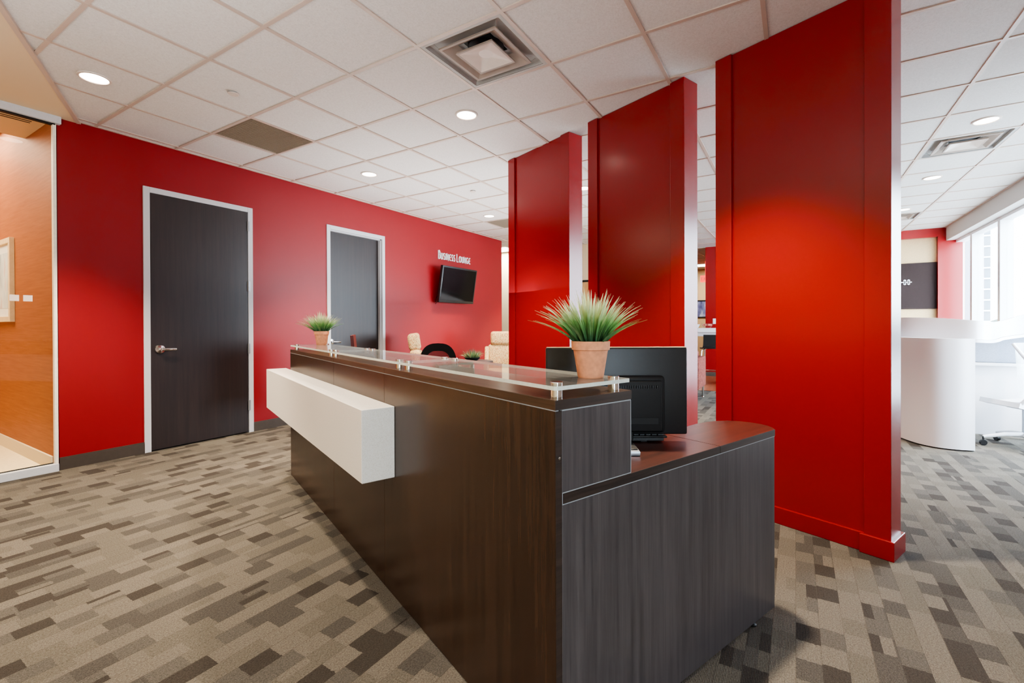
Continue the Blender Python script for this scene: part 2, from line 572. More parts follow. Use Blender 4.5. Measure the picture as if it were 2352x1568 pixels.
mb = MB()
tz = HT + 0.006
for i in range(len(GX) - 1):
    for j in range(len(GY) - 1):
        if (i, j) in holes: continue
        x0, x1, y1, y0 = GX[i], GX[i + 1], GY[j], GY[j + 1]
        xm, ym = (x0 + x1) / 2, (y0 + y1) / 2
        if xm < XMIN or xm > 16.2: continue
        if ym > WALL_Y and x1 < 7.95: 
            if y0 > WALL_Y + 0.1: continue
        y0c, y1c = max(y0, -2.3), y1
        if x1 < 7.95: y1c = min(y1c, WALL_Y + 0.05)
        if y1c <= y0c: continue
        bm = bmesh.new()
        vs = [bm.verts.new(p) for p in ((x0, y0c, tz), (x0, y1c, tz), (x1, y1c, tz), (x1, y0c, tz))]
        bm.faces.new(vs); mb.add(bm)
ceil_o = struct(mb.build('ceiling', M_TILE))
mb = MB()
for x in GX:
    if XMIN < x < 16.2:
        mb.box(x - 0.0115, x + 0.0115, -2.3, WALL_Y - 0.002 if x < 7.95 else 8.3, HT - 0.001, HT + 0.012)
for y in GY:
    if -2.3 < y < WALL_Y:
        mb.box(XMIN, 16.2, y - 0.0115, y + 0.0115, HT - 0.0018, HT + 0.011)
    elif y > WALL_Y and y < 8.3:
        mb.box(7.96, 16.2, y - 0.0115, y + 0.0115, HT - 0.0018, HT + 0.011)
mb.box(1.40, 7.95, WALL_Y - 0.022, WALL_Y - 0.002, HT - 0.002, HT + 0.01)
struct(mb.build('ceiling_grid', M_GRID, ceil_o))
# plenum lid so no light leaks
mb = MB(); mb.box(XMIN - 0.1, 16.3, WIN_Y - 0.3, 8.5, HT + 0.35, HT + 0.4)
struct(mb.build('ceiling_deck', M_BLACKM, ceil_o))
# tan drywall soffit in the left corner
sx = lambda y: 0.678 + (y - 3.569) * (0.724 / 1.501)
mb = MB()
mb.prism([(XMIN, WALL_Y), (XMIN, -2.3), (sx(-2.3), -2.3), (sx(WALL_Y) - 0.004, WALL_Y)], HT - 0.010, HT + 0.06)
struct(mb.build('ceiling_soffit', M_SOFFIT))
mb = MB()
d = Vector((0.724, 1.501, 0)).normalized(); n = Vector((d.y, -d.x, 0))
a = Vector((sx(-2.3), -2.3, 0)); b = Vector((sx(WALL_Y) - 0.01, WALL_Y - 0.002, 0))
mb.prism([a - n * 0.012, b - n * 0.012, b + n * 0.016, a + n * 0.016], HT - 0.013, HT + 0.012)
struct(mb.build('trim_1', M_GRID))

# red wall with two door openings
WT = 0.13
DOORS = [(1.858, 2.864, 2.462), (3.812, 4.793, 2.462)]
mb = MB()
edges = [1.281] + [v for d_ in DOORS for v in (d_[0] + 0.02, d_[1] - 0.02)] + [7.953]
for k in range(0, 6, 2):
    mb.box(edges[k], edges[k + 1], WALL_Y, WALL_Y + WT, 0, HT + 0.05)
for d_ in DOORS:
    mb.box(d_[0] + 0.02, d_[1] - 0.02, WALL_Y, WALL_Y + WT, d_[2] - 0.02, HT + 0.05)
struct(mb.build('wall_left', M_REDWALL))
mb = MB()
for x0, x1 in ((1.281, DOORS[0][0]), (DOORS[0][1], DOORS[1][0]), (DOORS[1][1], 7.953)):
    mb.box(x0, x1, WALL_Y - 0.012, WALL_Y, 0.0, 0.088)
    mb.box(x0, x1, WALL_Y - 0.009, WALL_Y, 0.088, 0.102)
struct(mb.build('baseboard_left', M_BASE))

# doors
def lever(parent, mat, x, z, dirx=1):
    h = MB()
    h.lathe([(0.0, 0), (0.044, 0), (0.044, 0.006), (0.037, 0.017), (0.014, 0.020), (0.013, 0.05), (0, 0.05)], 28, M=Mt(x, 0, z) @ Rx(PI / 2))
    pts = [(x, -0.045, z), (x + dirx * 0.02, -0.05, z), (x + dirx * 0.07, -0.052, z - 0.002), (x + dirx * 0.115, -0.046, z - 0.004)]
    h.tube(pts, [0.014, 0.013, 0.013, 0.013], 12)
    return h


def door(name, x0, x1, ztop, leaf_y, recess, hinges, hx):
    r = struct_root(name, (x0, WALL_Y, 0))
    w = x1 - x0
    fw = 0.052
    m = MB()
    for (a, b, zz0, zz1) in ((0, fw, 0, ztop), (w - fw, w, 0, ztop), (fw, w - fw, ztop - fw, ztop)):
        m.box(a, b, -0.012, 0.04, zz0, zz1, 0.002, 1)
    if recess:   # jamb and stop returning into the wall
        m.box(0.02, fw - 0.004, 0.04, 0.14, 0, ztop); m.box(w - fw + 0.004, w - 0.02, 0.04, 0.14, 0, ztop)
        m.box(fw, w - fw, 0.04, 0.14, ztop - fw + 0.004, ztop - 0.02)
        m.box(w - fw - 0.014, w - fw + 0.004, 0.02, 0.065, 0, ztop - fw); m.box(fw, w - fw, 0.02, 0.065, ztop - fw - 0.014, ztop - fw + 0.004)
    struct(m.build('door_frame', M_FRAME, r))
    m = MB(); m.box(fw + 0.003, w - fw - 0.003, 0, 0.044, 0.012, ztop - fw - 0.003, 0.0015, 1)
    lf = m.build('door_leaf', M_DOOR, r, loc=(0, leaf_y, 0))
    struct(lf)
    hd = lever(lf, M_STEEL, hx, 0.952).build('lever_handle', M_STEEL, lf, smooth=True)
    struct(hd)
    for z in hinges:
        m = MB(); m.tube([(w - fw - 0.001, -0.012, z - 0.055), (w - fw - 0.001, -0.012, z + 0.055)], 0.009, 10)
        m.box(w - fw - 0.001, w - fw + 0.018, -0.014, -0.0115, z - 0.055, z + 0.055)
        struct(m.build('hinge', M_SILVER, r))
    return r


door('door_1', *DOORS[0], -0.006, False, (2.257, 1.60, 0.92, 0.30), 0.125)
door('door_2', *DOORS[1], 0.070, True, (), 0.110)

# glass front of the office on the left
g = struct_root('window_1', (XMIN, WALL_Y, 0))
L = 1.298 - XMIN
m = MB(); m.box(0, L, -0.045, 0.045, 2.808, HT - 0.006, 0.002, 1); struct(m.build('header_rail', M_ALU, g))
m = MB(); m.box(0, L - 0.026, -0.035, 0.035, 0.0, 0.062, 0.002, 1); struct(m.build('sill_rail', M_ALU, g))
m = MB(); m.box(0, L - 0.024, -0.006, 0.006, 0.062, 2.81); pn = struct(m.build('glass_pane', M_GLASS, g))
m = MB(); m.box(L - 0.046, L - 0.026, -0.020, 0.020, 0.062, 2.81); struct(m.build('jamb_strip', mat_plain('jamb_white', (250, 242, 224), 0.5), g))
m = MB(); m.box(0, L - 0.05, 0.007, 0.02, 0.062, 0.068); m.box(0, L - 0.03, -0.02, 0.02, 2.797, 2.809); struct(m.build('seal', M_BLACKM, g))

# office room behind the glass
m = MB(); m.box(1.257, 1.277, WALL_Y - 0.0, 8.2, 0, HT + 0.3); m.box(1.277, 1.40, WALL_Y + WT, 8.2, 0, HT + 0.3); struct(m.build('wall_office_side', M_ORANGE))
m = MB(); m.box(XMIN, 1.40, 8.2, 8.3, 0, HT + 0.3); struct(m.build('wall_office_back', M_ORANGE))
m = MB(); m.box(XMIN, 1.257, WALL_Y + 0.05, 5.86, 2.846, HT + 0.3); struct(m.build('ceiling_office_soffit', M_SOFFIT))
m = MB(); m.box(XMIN, 1.257, 5.86, 8.2, HT + 0.22, HT + 0.3); struct(m.build('ceiling_office', M_SOFFIT))
m = MB(); m.box(1.243, 1.257, WALL_Y + 0.05, 8.2, 0.006, 0.112); struct(m.build('baseboard_office', M_CREAM))
m = MB(); m.box(XMIN - 0.1, XMIN, WIN_Y, 8.3, 0, HT + 0.3); struct(m.build('wall_back', M_CREAM))

# wall of windows on the right, with bulkhead
m = MB(); m.box(XMIN, END_X, -2.44, -2.30, 2.645, HT + 0.05); struct(m.build('bulkhead_right', M_WHITE if False else mat_paint('bulkhead_paint', (196, 194, 190), 0.7, 0.2)))
m = MB()
m.box(XMIN, END_X + 0.2, WIN_Y - 0.16, WIN_Y, 0, 0.30)
m.box(XMIN, END_X + 0.2, WIN_Y - 0.16, WIN_Y, 2.66, HT + 0.3)
m.box(-1.5, 4.6, WIN_Y - 0.16, WIN_Y, 0.30, 2.66)
m.box(XMIN, -2.7, WIN_Y - 0.16, WIN_Y, 0.30, 2.66)
struct(m.build('wall_right', M_WHITE))
xs = [4.6, 6.1, 7.6, 9.1, 10.3, 11.3, None, -2.7, -1.5]
for k in range(len(xs) - 1):
    if xs[k] is None or xs[k + 1] is None: continue
    r = struct_root('window_%d' % (k + 2), (xs[k], WIN_Y - 0.08, 0.30))
    w = xs[k + 1] - xs[k]
    m = MB()
    for a, b, z0, z1 in ((0, 0.045, 0, 2.36), (w - 0.045, w, 0, 2.36), (0.045, w - 0.045, 0, 0.06), (0.045, w - 0.045, 2.30, 2.36)):
        m.box(a, b, -0.07, 0.07, z0, z1, 0.003, 1)
    struct(m.build('window_frame', M_WHITEP, r))
    m = MB(); m.box(0.045, w - 0.045, -0.006, 0.006, 0.06, 2.30); struct(m.build('window_pane', M_GLASS, r))

# end wall: red surround with a tan recess, red return, opening beyond
m = MB()
m.box(END_X, END_X + 0.16, -2.19, -0.5, 2.725, HT + 0.3)
m.box(END_X, END_X + 0.16, WIN_Y - 0.1, -2.19, 0, HT + 0.3)
m.box(END_X, END_X + 0.16, -0.5, 1.72, 0, HT + 0.3)
struct(m.build('wall_end', M_RED))
m = MB(); m.box(END_X + 0.10, END_X + 0.16, -2.19, -0.5, 0, 2.725); struct(m.build('wall_recess', M_TAN))
m = MB(); m.box(END_X - 0.012, END_X, -0.5, 1.72, 0, 0.10); struct(m.build('baseboard_end', M_BASE))
m = MB(); m.box(15.6, 15.7, -3, 8.3, 0, HT + 0.3); struct(m.build('wall_far', M_TAN))
m = MB(); m.box(9.27, 9.37, 2.75, 8.3, 0, HT + 0.3); struct(m.build('wall_corridor', M_CREAM))
m = MB(); m.box(XMIN, 16.2, 8.3, 8.4, 0, HT + 0.3); struct(m.build('wall_back_corridor', M_CREAM))
m = MB(); m.box(END_X + 0.16, 16.2, WIN_Y - 0.16, WIN_Y, 0, HT + 0.3); struct(m.build('wall_lounge_side', M_TAN))

# ------------------------------------------------------------------ the three red fins
PART_T = 0.165
def fin(d0, d1, q, label):
    Lf = d1 - d0
    o = thing('partition_wall', label, 'partition', W(d0, q), TD, 'red floor-to-ceiling partition fins')
    # local x along D1, local y = -D2
    T = PART_T
    m = MB(); m.box(0.10, Lf - 0.10, -T + 0.018, -0.018, 0, HT + 0.002); m.build('panel', M_RED, o)
    for a, b in ((0, 0.112), (Lf - 0.105, Lf)):
        m = MB(); m.box(a, b, -T, 0, 0, HT + 0.002, 0.003, 2); m.build('post', M_RED, o)
    m = MB()
    m.box(-0.016, 0.128, -T - 0.016, 0.016, 0, 0.098, 0.004, 2)
    m.box(Lf - 0.121, Lf + 0.016, -T - 0.016, 0.016, 0, 0.098, 0.004, 2)
    m.box(0.12, Lf - 0.12, -T + 0.004, -0.004, 0, 0.098, 0.004, 2)
    m.build('baseboard', M_RED, o)
    return o


fin(0.702, 1.612, 2.868, 'tall red partition fin nearest the camera, right of the monitor, whole base and foot block showing')
fin(1.838, 2.745, 2.868, 'middle of three tall red partition fins, directly behind the computer monitor')
fin(2.972, 3.878, 2.868, 'farthest and smallest-looking red partition fin, beside the television wall')

# ------------------------------------------------------------------ reception desk
A0, A1, Q0 = 0.867, 3.945, 0.787
desk = thing('reception_desk', 'long dark espresso reception desk with white stone ledge and raised glass-topped counter', 'desk', W(A0, Q0), TD)
# local frame: x = along - A0 ; y = -(q - Q0)
X = lambda a: a - A0
Y = lambda q: -(q - Q0)
def dbox(m, a0, a1, q0, q1, z0, z1, bev=0.0, mi=0): return m.box(X(a0), X(a1), Y(q1), Y(q0), z0, z1, bev, 1, mi)
SE = [A0, 2.007, 2.784, A1]
for k in range(3):
    m = MB(); dbox(m, SE[k] + 0.0009, SE[k + 1] - 0.0009, Q0, Q0 + 0.021, 0.004, 0.957, 0.0008)
    m.build('front_panel', M_WOODV, desk)
    m = MB(); dbox(m, SE[k] + 0.0009, SE[k + 1] - 0.0009, Q0, Q0 + 0.297, 0.959, 0.985, 0.0012)
    m.build('counter_top', M_WOODX, desk)
m = MB()
dbox(m, A0 + 0.001, A1, Q0 + 0.021, Q0 + 0.026, 0.01, 0.95)
dbox(m, A0 - 0.0006, A0 + 0.01, Q0 + 0.021, Q0 + 0.0225, 0.02, 0.956)
m.build('backing_panel', M_SEAM, desk)
m = MB(); dbox(m, A0, A0 + 0.02, Q0 + 0.0225, Q0 + 0.294, 0.7465, 0.9570, 0.0008); m.build('hutch_end_panel', M_WOODE_SHEEN, desk)
m = MB()
dbox(m, A0 - 0.0004, A0 + 0.018, Q0 + 0.022, Q0 + 0.2945, 0.956, 0.9592)
dbox(m, A0 + 0.001, A1 - 0.001, Q0 + 0.0006, Q0 + 0.012, 0.9568, 0.9593)
dbox(m, A0 - 0.0004, A0 + 0.018, Q0 + 0.022, Q0 + 0.2945, 0.7445, 0.7470)
dbox(m, A0 - 0.0004, A0 + 0.018, Q0 + 0.022, Q0 + 1.204, 0.7150, 0.7178)
dbox(m, A0 - 0.0002, A0 + 0.018, Q0 + 0.293, Q0 + 0.2955, 0.747, 0.957)
m.build('edge_banding', M_SEAM, desk)
m = MB(); dbox(m, A0, A0 + 0.022, Q0 + 0.0225, Q0 + 1.204, 0.017, 0.7155, 0.0008); m.build('end_panel', M_WOODE_SHEEN, desk)
m = MB(); dbox(m, A1 - 0.022, A1, Q0 + 0.026, Q0 + 0.294, 0.017, 0.957, 0.0008); m.build('far_end_panel', M_WOODV, desk)
m = MB(); dbox(m, A0 + 0.03, A1 - 0.03, Q0 + 0.27, Q0 + 0.29, 0.745, 0.957); m.build('hutch_back_panel', M_WOODV, desk)
# worktop: main run and rounded return
m = MB(); dbox(m, A0, A1 - 0.03, Q0 + 0.026, 1.569, 0.7175, 0.744, 0.001); m.build('worktop', M_WOODTOP, desk)
ret = [(A0, 1.571), (A0, 1.993), (0.885, 2.018), (0.915, 2.042), (0.947, 2.052), (0.992, 2.052), (1.033, 2.040), (1.073, 2.010),
       (1.100, 1.966), (1.115, 1.905), (1.121, 1.840), (1.118, 1.775), (1.112, 1.71), (1.10, 1.571)]
m = MB(); m.prism([(X(a), Y(q)) for a, q in ret], 0.7175, 0.744); m.build('return_worktop', M_WOODTOP, desk)
m = MB(); dbox(m, A0 - 0.0012, A0, Q0 + 0.026, 1.569, 0.7180, 0.7438); dbox(m, A0 - 0.0012, A0, 1.571, 1.993, 0.7180, 0.7438); m.build('worktop_edge', M_WOODY, desk)
m = MB(); dbox(m, A0 - 0.0012, A0, Q0, Q0 + 0.297, 0.960, 0.9845); m.build('counter_edge', M_WOODY, desk)
m = MB(); dbox(m, A0 - 0.0012, A0, Q0, Q0 + 0.0215, 0.006, 0.957); m.build('panel_edge', M_WOODY, desk)
m = MB(); dbox(m, 3.905, 3.925, Q0 + 0.3, 1.55, 0.017, 0.7175); m.build('worktop_support', M_WOODV, desk)
m = MB(); m.lathe([(0.0, 0), (0.004, 0), (0.004, 0.003), (0, 0.004)], 14, M=Mt(X(A0 - 0.001), Y(0.797), 0.838) @ Ry(-PI / 2)); m.build('cam_lock', M_STEEL, desk, smooth=True)
for a, q in ((A0 + 0.013, 1.83), (A0 + 0.013, 1.15), (A1 - 0.012, 0.95), (3.915, 1.4)):
    m = MB(); m.lathe([(0, 0), (0.014, 0), (0.016, 0.006), (0.007, 0.010), (0.007, 0.02), (0, 0.02)], 16, M=Mt(X(a), Y(q), 0)); m.build('leveller_foot', M_BLACK, desk, smooth=True)
# white stone ledge
m = MB(); dbox(m, 1.887, 4.10, 0.643, Q0 - 0.0005, 0.523, 0.828, 0.0025); m.build('stone_ledge', M_STONE, desk)

# glass shelf on stand-offs
GB, GTOP = 1.009, 1.0195
def rrect(x0, x1, y0, y1, r, n=5):
    pts = []
    for cx, cy, a0 in ((x1 - r, y1 - r, 0), (x0 + r, y1 - r, 90), (x0 + r, y0 + r, 180), (x1 - r, y0 + r, 270)):
        for k in range(n + 1):
            t = math.radians(a0 + 90 * k / n); pts.append((cx + r * math.cos(t), cy + r * math.sin(t)))
    return pts
PANES = [(0.868, 1.862), (1.868, 2.897), (2.903, 3.955)]
STO = [(0.901, 1.82), (1.915, 2.853), (2.948, 3.877)]
for (a0, a1), ss in zip(PANES, STO):
    m = MB(); m.prism(rrect(X(a0), X(a1), Y(1.083), Y(0.790), 0.010), GB, GTOP, 0.0, 0, side_mi=1)
    gp = m.build('glass_shelf', [M_SHELFGLASS, M_GLASSEDGE], desk)
    for a in ss:
        for q in (0.822, 1.046):
            m = MB()
            m.lathe([(0, 0.985), (0.0165, 0.985), (0.0165, GB), (0.015, GB + 0.001), (0.015, GTOP), (0.0168, GTOP), (0.0168, GTOP + 0.006), (0.0155, GTOP + 0.0075), (0, GTOP + 0.0075)], 24, M=Mt(X(a), Y(q), 0))
            m.build('standoff', M_CHROME, gp, smooth=True)

# ------------------------------------------------------------------ potted grass
def grass_blades(n, r0, h, spread, seed, wid=0.0055, z0=0.0, droop=0.25):
    rnd = random.Random(seed)
    m = MB()
    for i in range(n):
        az = rnd.uniform(0, 2 * PI)
        u = math.sqrt(rnd.random())
        rr = r0 * u
        lean = (u ** 1.4) * rnd.uniform(0.55, 1.12) * spread
        hh = h * rnd.uniform(0.72, 1.05) * (1 - 0.33 * (lean / spread) ** 2)
        ca, sa = math.cos(az), math.sin(az)
        tw = rnd.uniform(0, PI)
        wd = wid * rnd.uniform(0.7, 1.2)
        side = Vector((math.cos(tw), math.sin(tw), 0))
        rows = []
        K = 6
        for k in range(K + 1):
            t = k / K
            rad = rr + lean * (t ** 1.45)
            z = z0 + hh * (t - droop * (lean / max(spread, 1e-4)) * t ** 3)
            c = Vector((rad * ca, rad * sa, z))
            ww = wd * (0.55 + 0.9 * t * (1 - t) * 2) * (1 - t ** 3) + 0.0002
            rows.append([c - side * ww * 0.5, c + Vector((0, 0, -0.0006)), c + side * ww * 0.5])
        bm = bmesh.new()
        vs = [[bm.verts.new(p) for p in r] for r in rows]
        for a, b in zip(vs, vs[1:]):
            for k in range(2): bm.faces.new((a[k], a[k + 1], b[k + 1], b[k]))
        m.add(bm)
    return m


def potted(loc, label):
    o = thing('potted_grass', label, 'plant', loc, 0, 'terracotta pots of grass on the glass shelf')
    m = MB()
    m.lathe([(0, 0), (0.036, 0), (0.038, 0.003), (0.0500, 0.078), (0.0512, 0.0815), (0.0555, 0.083), (0.0570, 0.1065), (0.0560, 0.108), (0.0520, 0.108), (0.0500, 0.098)], 48, cap=False)
    m.build('flower_pot', M_TERRA, o, smooth=True, ang=35)
    m = MB(); m.lathe([(0, 0.097), (0.03, 0.099), (0.0508, 0.096)], 30, cap=False); m.build('filler', M_SOIL, o)
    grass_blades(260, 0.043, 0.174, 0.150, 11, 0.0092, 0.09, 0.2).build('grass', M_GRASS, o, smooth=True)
    return o


p1 = potted(Vector((1.291, 0.518, GTOP)), 'potted grass in terracotta pot on the near end of the glass shelf, in front of monitor')
copy_tree(p1, None, W(3.80, 0.985, GTOP), 0.8, 'potted grass in terracotta pot on the far end of the glass shelf, before the dark door')

# ------------------------------------------------------------------ monitor and keyboard
def camaxes(loc, rz):  # helper for things facing along the view yaw
    return loc, rz
YAW = TH - PI / 2     # local x = right of view, local y = away
def at(x, y, dep):
    d = RT * ((x - CX) / F) + UP * (-(y - CY) / F) + FW
    d = d * (dep / d.dot(FW))
    return Vector((d.x, d.y, HC + d.z))
c0 = at(1415, 900, 1.70)
mon = thing('computer_monitor', 'black flat computer monitor seen from behind, standing on the desk worktop', 'monitor', (c0.x, c0.y, 0.744), YAW)
zb, zt = at(1415, 996, 1.70).z - 0.744, at(1415, 797.5, 1.70).z - 0.744
hw = 322 / F * 1.70 / 2
m = MB(); m.box(-hw, hw, -0.012, 0.018, zb, zt, 0.006, 3)
shell = m.build('back_shell', M_BLACK, mon, smooth=True)
m = MB(); m.box(-hw + 0.012, hw - 0.012, 0.0181, 0.0195, zb + 0.012, zt - 0.012); m.build('screen', M_SCREEN, mon)
m = MB(); m.box(-hw + 0.004, hw - 0.004, -0.010, 0.017, zt - 0.0005, zt + 0.0012); m.build('top_highlight', M_PICFRAME, shell)  # pale strip painting the light along the shell's top edge
# raised housing on the rear
px = lambda p: (p - 1415) / F * 1.68
pz = lambda p: at(1415, p, 1.68).z - 0.744
m = MB(); m.box(-px(1522), px(1522), -0.040, -0.011, pz(992), pz(862), 0.013, 3); m.box(-px(1514), px(1514), -0.046, -0.035, pz(989), pz(872), 0.007, 3)
hs = m.build('rear_housing', M_BLACKM, mon, smooth=True)
m = MB()
m.box(-px(1505), px(1505), -0.0465, -0.040, pz(891), pz(882), 0.003, 2)
vent = m.build('vent_slot', M_SCREEN, hs)
m = MB()
k = -px(1503)
while k < px(1503):
    m.box(k, k + 0.0022, -0.0478, -0.046, pz(890), pz(883)); k += 0.0064
m.build('vent_fins', M_KEY, vent)
m = MB(); m.box(-px(1505), px(1505), -0.0468, -0.044, pz(971.5), pz(956), 0.001, 1); m.build('port_cover', M_BLACKM, hs)
m = MB(); m.box(-0.055, 0.055, -0.035, -0.012, 0.012, zb + 0.07, 0.004, 2); m.build('stand_neck', M_BLACKM, mon)
bc = at(1475, 1046, 1.515)
rel = (bc - Vector((c0.x, c0.y, 0))); bx = rel.dot(R0); by = rel.dot(F0)
m = MB(); m.prism([(-bx, by), (bx - 0.006, by), (bx, by + 0.10), (bx * 0.9, by + 0.155), (-bx * 0.9, by + 0.155), (-bx, by + 0.10)], 0.0, 0.017, 0.004, 0)
m.build('stand_base', M_SILVER, mon, smooth=True)
m = MB(); m.prism([(-bx + 0.004, by + 0.012), (bx - 0.010, by + 0.012), (bx - 0.005, by + 0.10), (bx * 0.88, by + 0.148), (-bx * 0.88, by + 0.148), (-bx + 0.004, by + 0.10)], 0.017, 0.021, 0.002)
m.build('base_cover', M_BLACKM, mon)

kc = at(1394, 1012, 1.69)
kb = thing('keyboard', 'black computer keyboard lying on the worktop under the monitor', 'keyboard', (kc.x, kc.y, 0.744), YAW)
kr = (1533 - 1394) / F * 1.69
m = MB(); m.prism([(-kr + 0.012, 0.004), (kr - 0.012, 0.004), (kr - 0.004, 0.13), (-kr + 0.004, 0.13)], 0.006, 0.012)
m.box(-kr, kr, 0.0, 0.14, 0.016, 0.024, 0.003, 2)
m.prism([(-kr + 0.012, 0.003), (kr - 0.012, 0.003), (kr - 0.004, 0.13), (-kr + 0.004, 0.13)], 0.011, 0.017)
m.build('keyboard_body', M_BLACK, kb, smooth=True)
m = MB()
for r_ in range(5):
    for q_ in range(19):
        kx = -kr + 0.010 + q_ * (2 * kr - 0.02) / 19
        m.box(kx, kx + (2 * kr - 0.02) / 19 - 0.003, 0.010 + r_ * 0.0245, 0.030 + r_ * 0.0245, 0.023, 0.0305, 0.0015, 1)
m.build('keys', M_KEY, kb)
for sx_ in (-1, 1):
    m = MB(); m.box(sx_ * kr * 0.62 - 0.012, sx_ * kr * 0.62 + 0.012, 0.008, 0.018, 0.0, 0.012, 0.001, 1); m.build('keyboard_foot', M_BLACKM, kb)
m = MB(); m.box(-kr + 0.03, kr - 0.03, 0.110, 0.122, 0.0, 0.008, 0.001, 1); m.build('rubber_pad', M_BLACKM, kb)

# ------------------------------------------------------------------ television and lettering on the red wall
tv = thing('television', 'black flat television tilted down on a bracket on the red wall', 'television', (6.30, WALL_Y, 1.845))
M_T = Mt(0.02, -0.155, 0) @ Rx(math.radians(9))
W2, H2 = 0.475, 0.305
m = MB(); m.box(-W2, W2, -0.022, 0.026, -H2, H2, 0.006, 2, M=M_T); body = m.build('television_body', M_BLACK, tv, smooth=True)
m = MB(); m.box(-W2 + 0.028, W2 - 0.028, -0.0235, -0.022, -H2 + 0.042, H2 - 0.028, M=M_T); m.build('screen', M_SCREEN, tv)
m = MB(); m.box(-0.2, 0.2, -0.012, -0.001, -0.2, 0.2); m.box(-0.05, 0.05, -0.11, -0.012, -0.12, 0.12, 0.004, 1); m.box(-0.22, 0.22, 0.026, 0.04, -0.18, 0.18, M=M_T); m.build('wall_bracket', M_BLACKM, tv)
m = MB(); m.tube([(-0.34, -0.125, -0.1), (-0.40, -0.10, -0.16), (-0.43, -0.06, -0.22), (-0.41, -0.02, -0.30)], 0.005, 8); m.tube([(-0.30, -0.12, -0.18), (-0.38, -0.05, -0.27), (-0.40, -0.01, -0.33)], 0.004, 8); m.build('cables', M_BLACKM, tv, smooth=True)

sign = thing('wall_lettering', 'raised white lettering reading Business Lounge on the red wall above the television', 'sign', (5.97, WALL_Y, 2.280))
def arc(cx, cy, rx, ry, a0, a1, n=12):
    return [(cx + rx * math.cos(math.radians(a0 + (a1 - a0) * k / n)), cy + ry * math.sin(math.radians(a0 + (a1 - a0) * k / n))) for k in range(n + 1)]
def glyph(ch):
    # unit box 0..1 high; widths relative to height
    if ch == 'B': return 0.46, [[(0.06, 0), (0.06, 1), (0.2, 1)] + arc(0.2, 0.80, 0.17, 0.20, 90, -90, 8) + [(0.06, 0.60)], [(0.06, 0.60), (0.2, 0.60)] + arc(0.2, 0.30, 0.22, 0.30, 90, -90, 10) + [(0.06, 0)]]
    if ch == 'U': return 0.58, [[(0.07, 1)] + arc(0.29, 0.26, 0.22, 0.26, 180, 360, 12) + [(0.51, 1)]]
    if ch == 'S': return 0.48, [arc(0.25, 0.79, 0.17, 0.21, 35, 180, 8) + [(0.10, 0.68), (0.36, 0.42)] + arc(0.23, 0.24, 0.19, 0.24, 20, -150, 10)]
    if ch == 'I': return 0.18, [[(0.09, 0), (0.09, 1)]]
    if ch == 'N': return 0.58, [[(0.07, 0), (0.07, 1), (0.51, 0), (0.51, 1)]]
    if ch == 'E': return 0.52, [arc(0.36, 0.5, 0.30, 0.5, 62, 298, 16), [(0.07, 0.52), (0.42, 0.52)]]
    if ch == 'L': return 0.44, [[(0.06, 1), (0.06, 0), (0.42, 0)]]
    if ch == 'O': return 0.72, [arc(0.36, 0.5, 0.30, 0.5, 0, 360, 24)]
    if ch == 'G': return 0.70, [arc(0.38, 0.5, 0.32, 0.5, 48, 330, 20) + [(0.64, 0.46), (0.42, 0.46)]]
def ribbon(m, pts, w, y0, y1):
    pts = [Vector((p[0], p[1])) for p in pts]
    closed = (pts[0] - pts[-1]).length < 1e-5
    if closed: pts = pts[:-1]
    n = len(pts); Ls = []; Rs = []
    for i in range(n):
        if closed:
            d0 = (pts[i] - pts[i - 1]).normalized(); d1_ = (pts[(i + 1) % n] - pts[i]).normalized()
        else:
            d0 = (pts[i] - pts[i - 1]).normalized() if i else (pts[1] - pts[0]).normalized()
            d1_ = (pts[i + 1] - pts[i]).normalized() if i < n - 1 else d0
        t = d0 + d1_
        t = t.normalized() if t.length > 1e-4 else d0
        nn = Vector((-t.y, t.x)); k = w / 2 / max(0.45, nn.dot(Vector((-d0.y, d0.x))))
        Ls.append(pts[i] + nn * k); Rs.append(pts[i] - nn * k)
    bm = bmesh.new()
    q = [[bm.verts.new((p.x, y, p.y)) for p in arr] for arr in (Ls, Rs) for y in (y0, y1)]
    rng = range(n if closed else n - 1)
    for i in rng:
        j = (i + 1) % n
        bm.faces.new((q[0][i], q[0][j], q[2][j], q[2][i])); bm.faces.new((q[1][i], q[3][i], q[3][j], q[1][j]))
        bm.faces.new((q[0][i], q[1][i], q[1][j], q[0][j])); bm.faces.new((q[2][i], q[2][j], q[3][j], q[3][i]))
    if not closed:
        for i in (0, n - 1): bm.faces.new((q[0][i], q[2][i], q[3][i], q[1][i]))
    bmesh.ops.recalc_face_normals(bm, faces=bm.faces[:])
    m.add(bm)
xc = 0.0
plan = [('B', 1.0), ('U', .78), ('S', .78), ('I', .78), ('N', .78), ('E', .78), ('S', .78), ('S', .78), (' ', 0.5), ('L', 1.0), ('O', .78), ('U', .78), ('N', .78), ('G', .78), ('E', .78)]
Hc = 0.135
tot = sum((0.28 * 0.5 if c == ' ' else glyph(c)[0] * s) + 0.13 for c, s in plan)
kx = 0.905 / (tot * Hc)
for ch, sc in plan:
    if ch == ' ':
        xc += (0.28 * 0.5 + 0.13) * Hc * kx; continue
    w, strokes = glyph(ch)
    m = MB()
    for st in strokes:
        ribbon(m, [(xc + p[0] * sc * Hc * kx, p[1] * sc * Hc) for p in st], 0.0112, -0.020, -0.004)
    m.box(xc + 0.06 * sc * Hc * kx, xc + 0.09 * sc * Hc * kx, -0.004, 0.0, 0.02, 0.03)
    m.build('letter', M_LETTER, sign)
    xc += (w * sc + 0.13) * Hc * kx

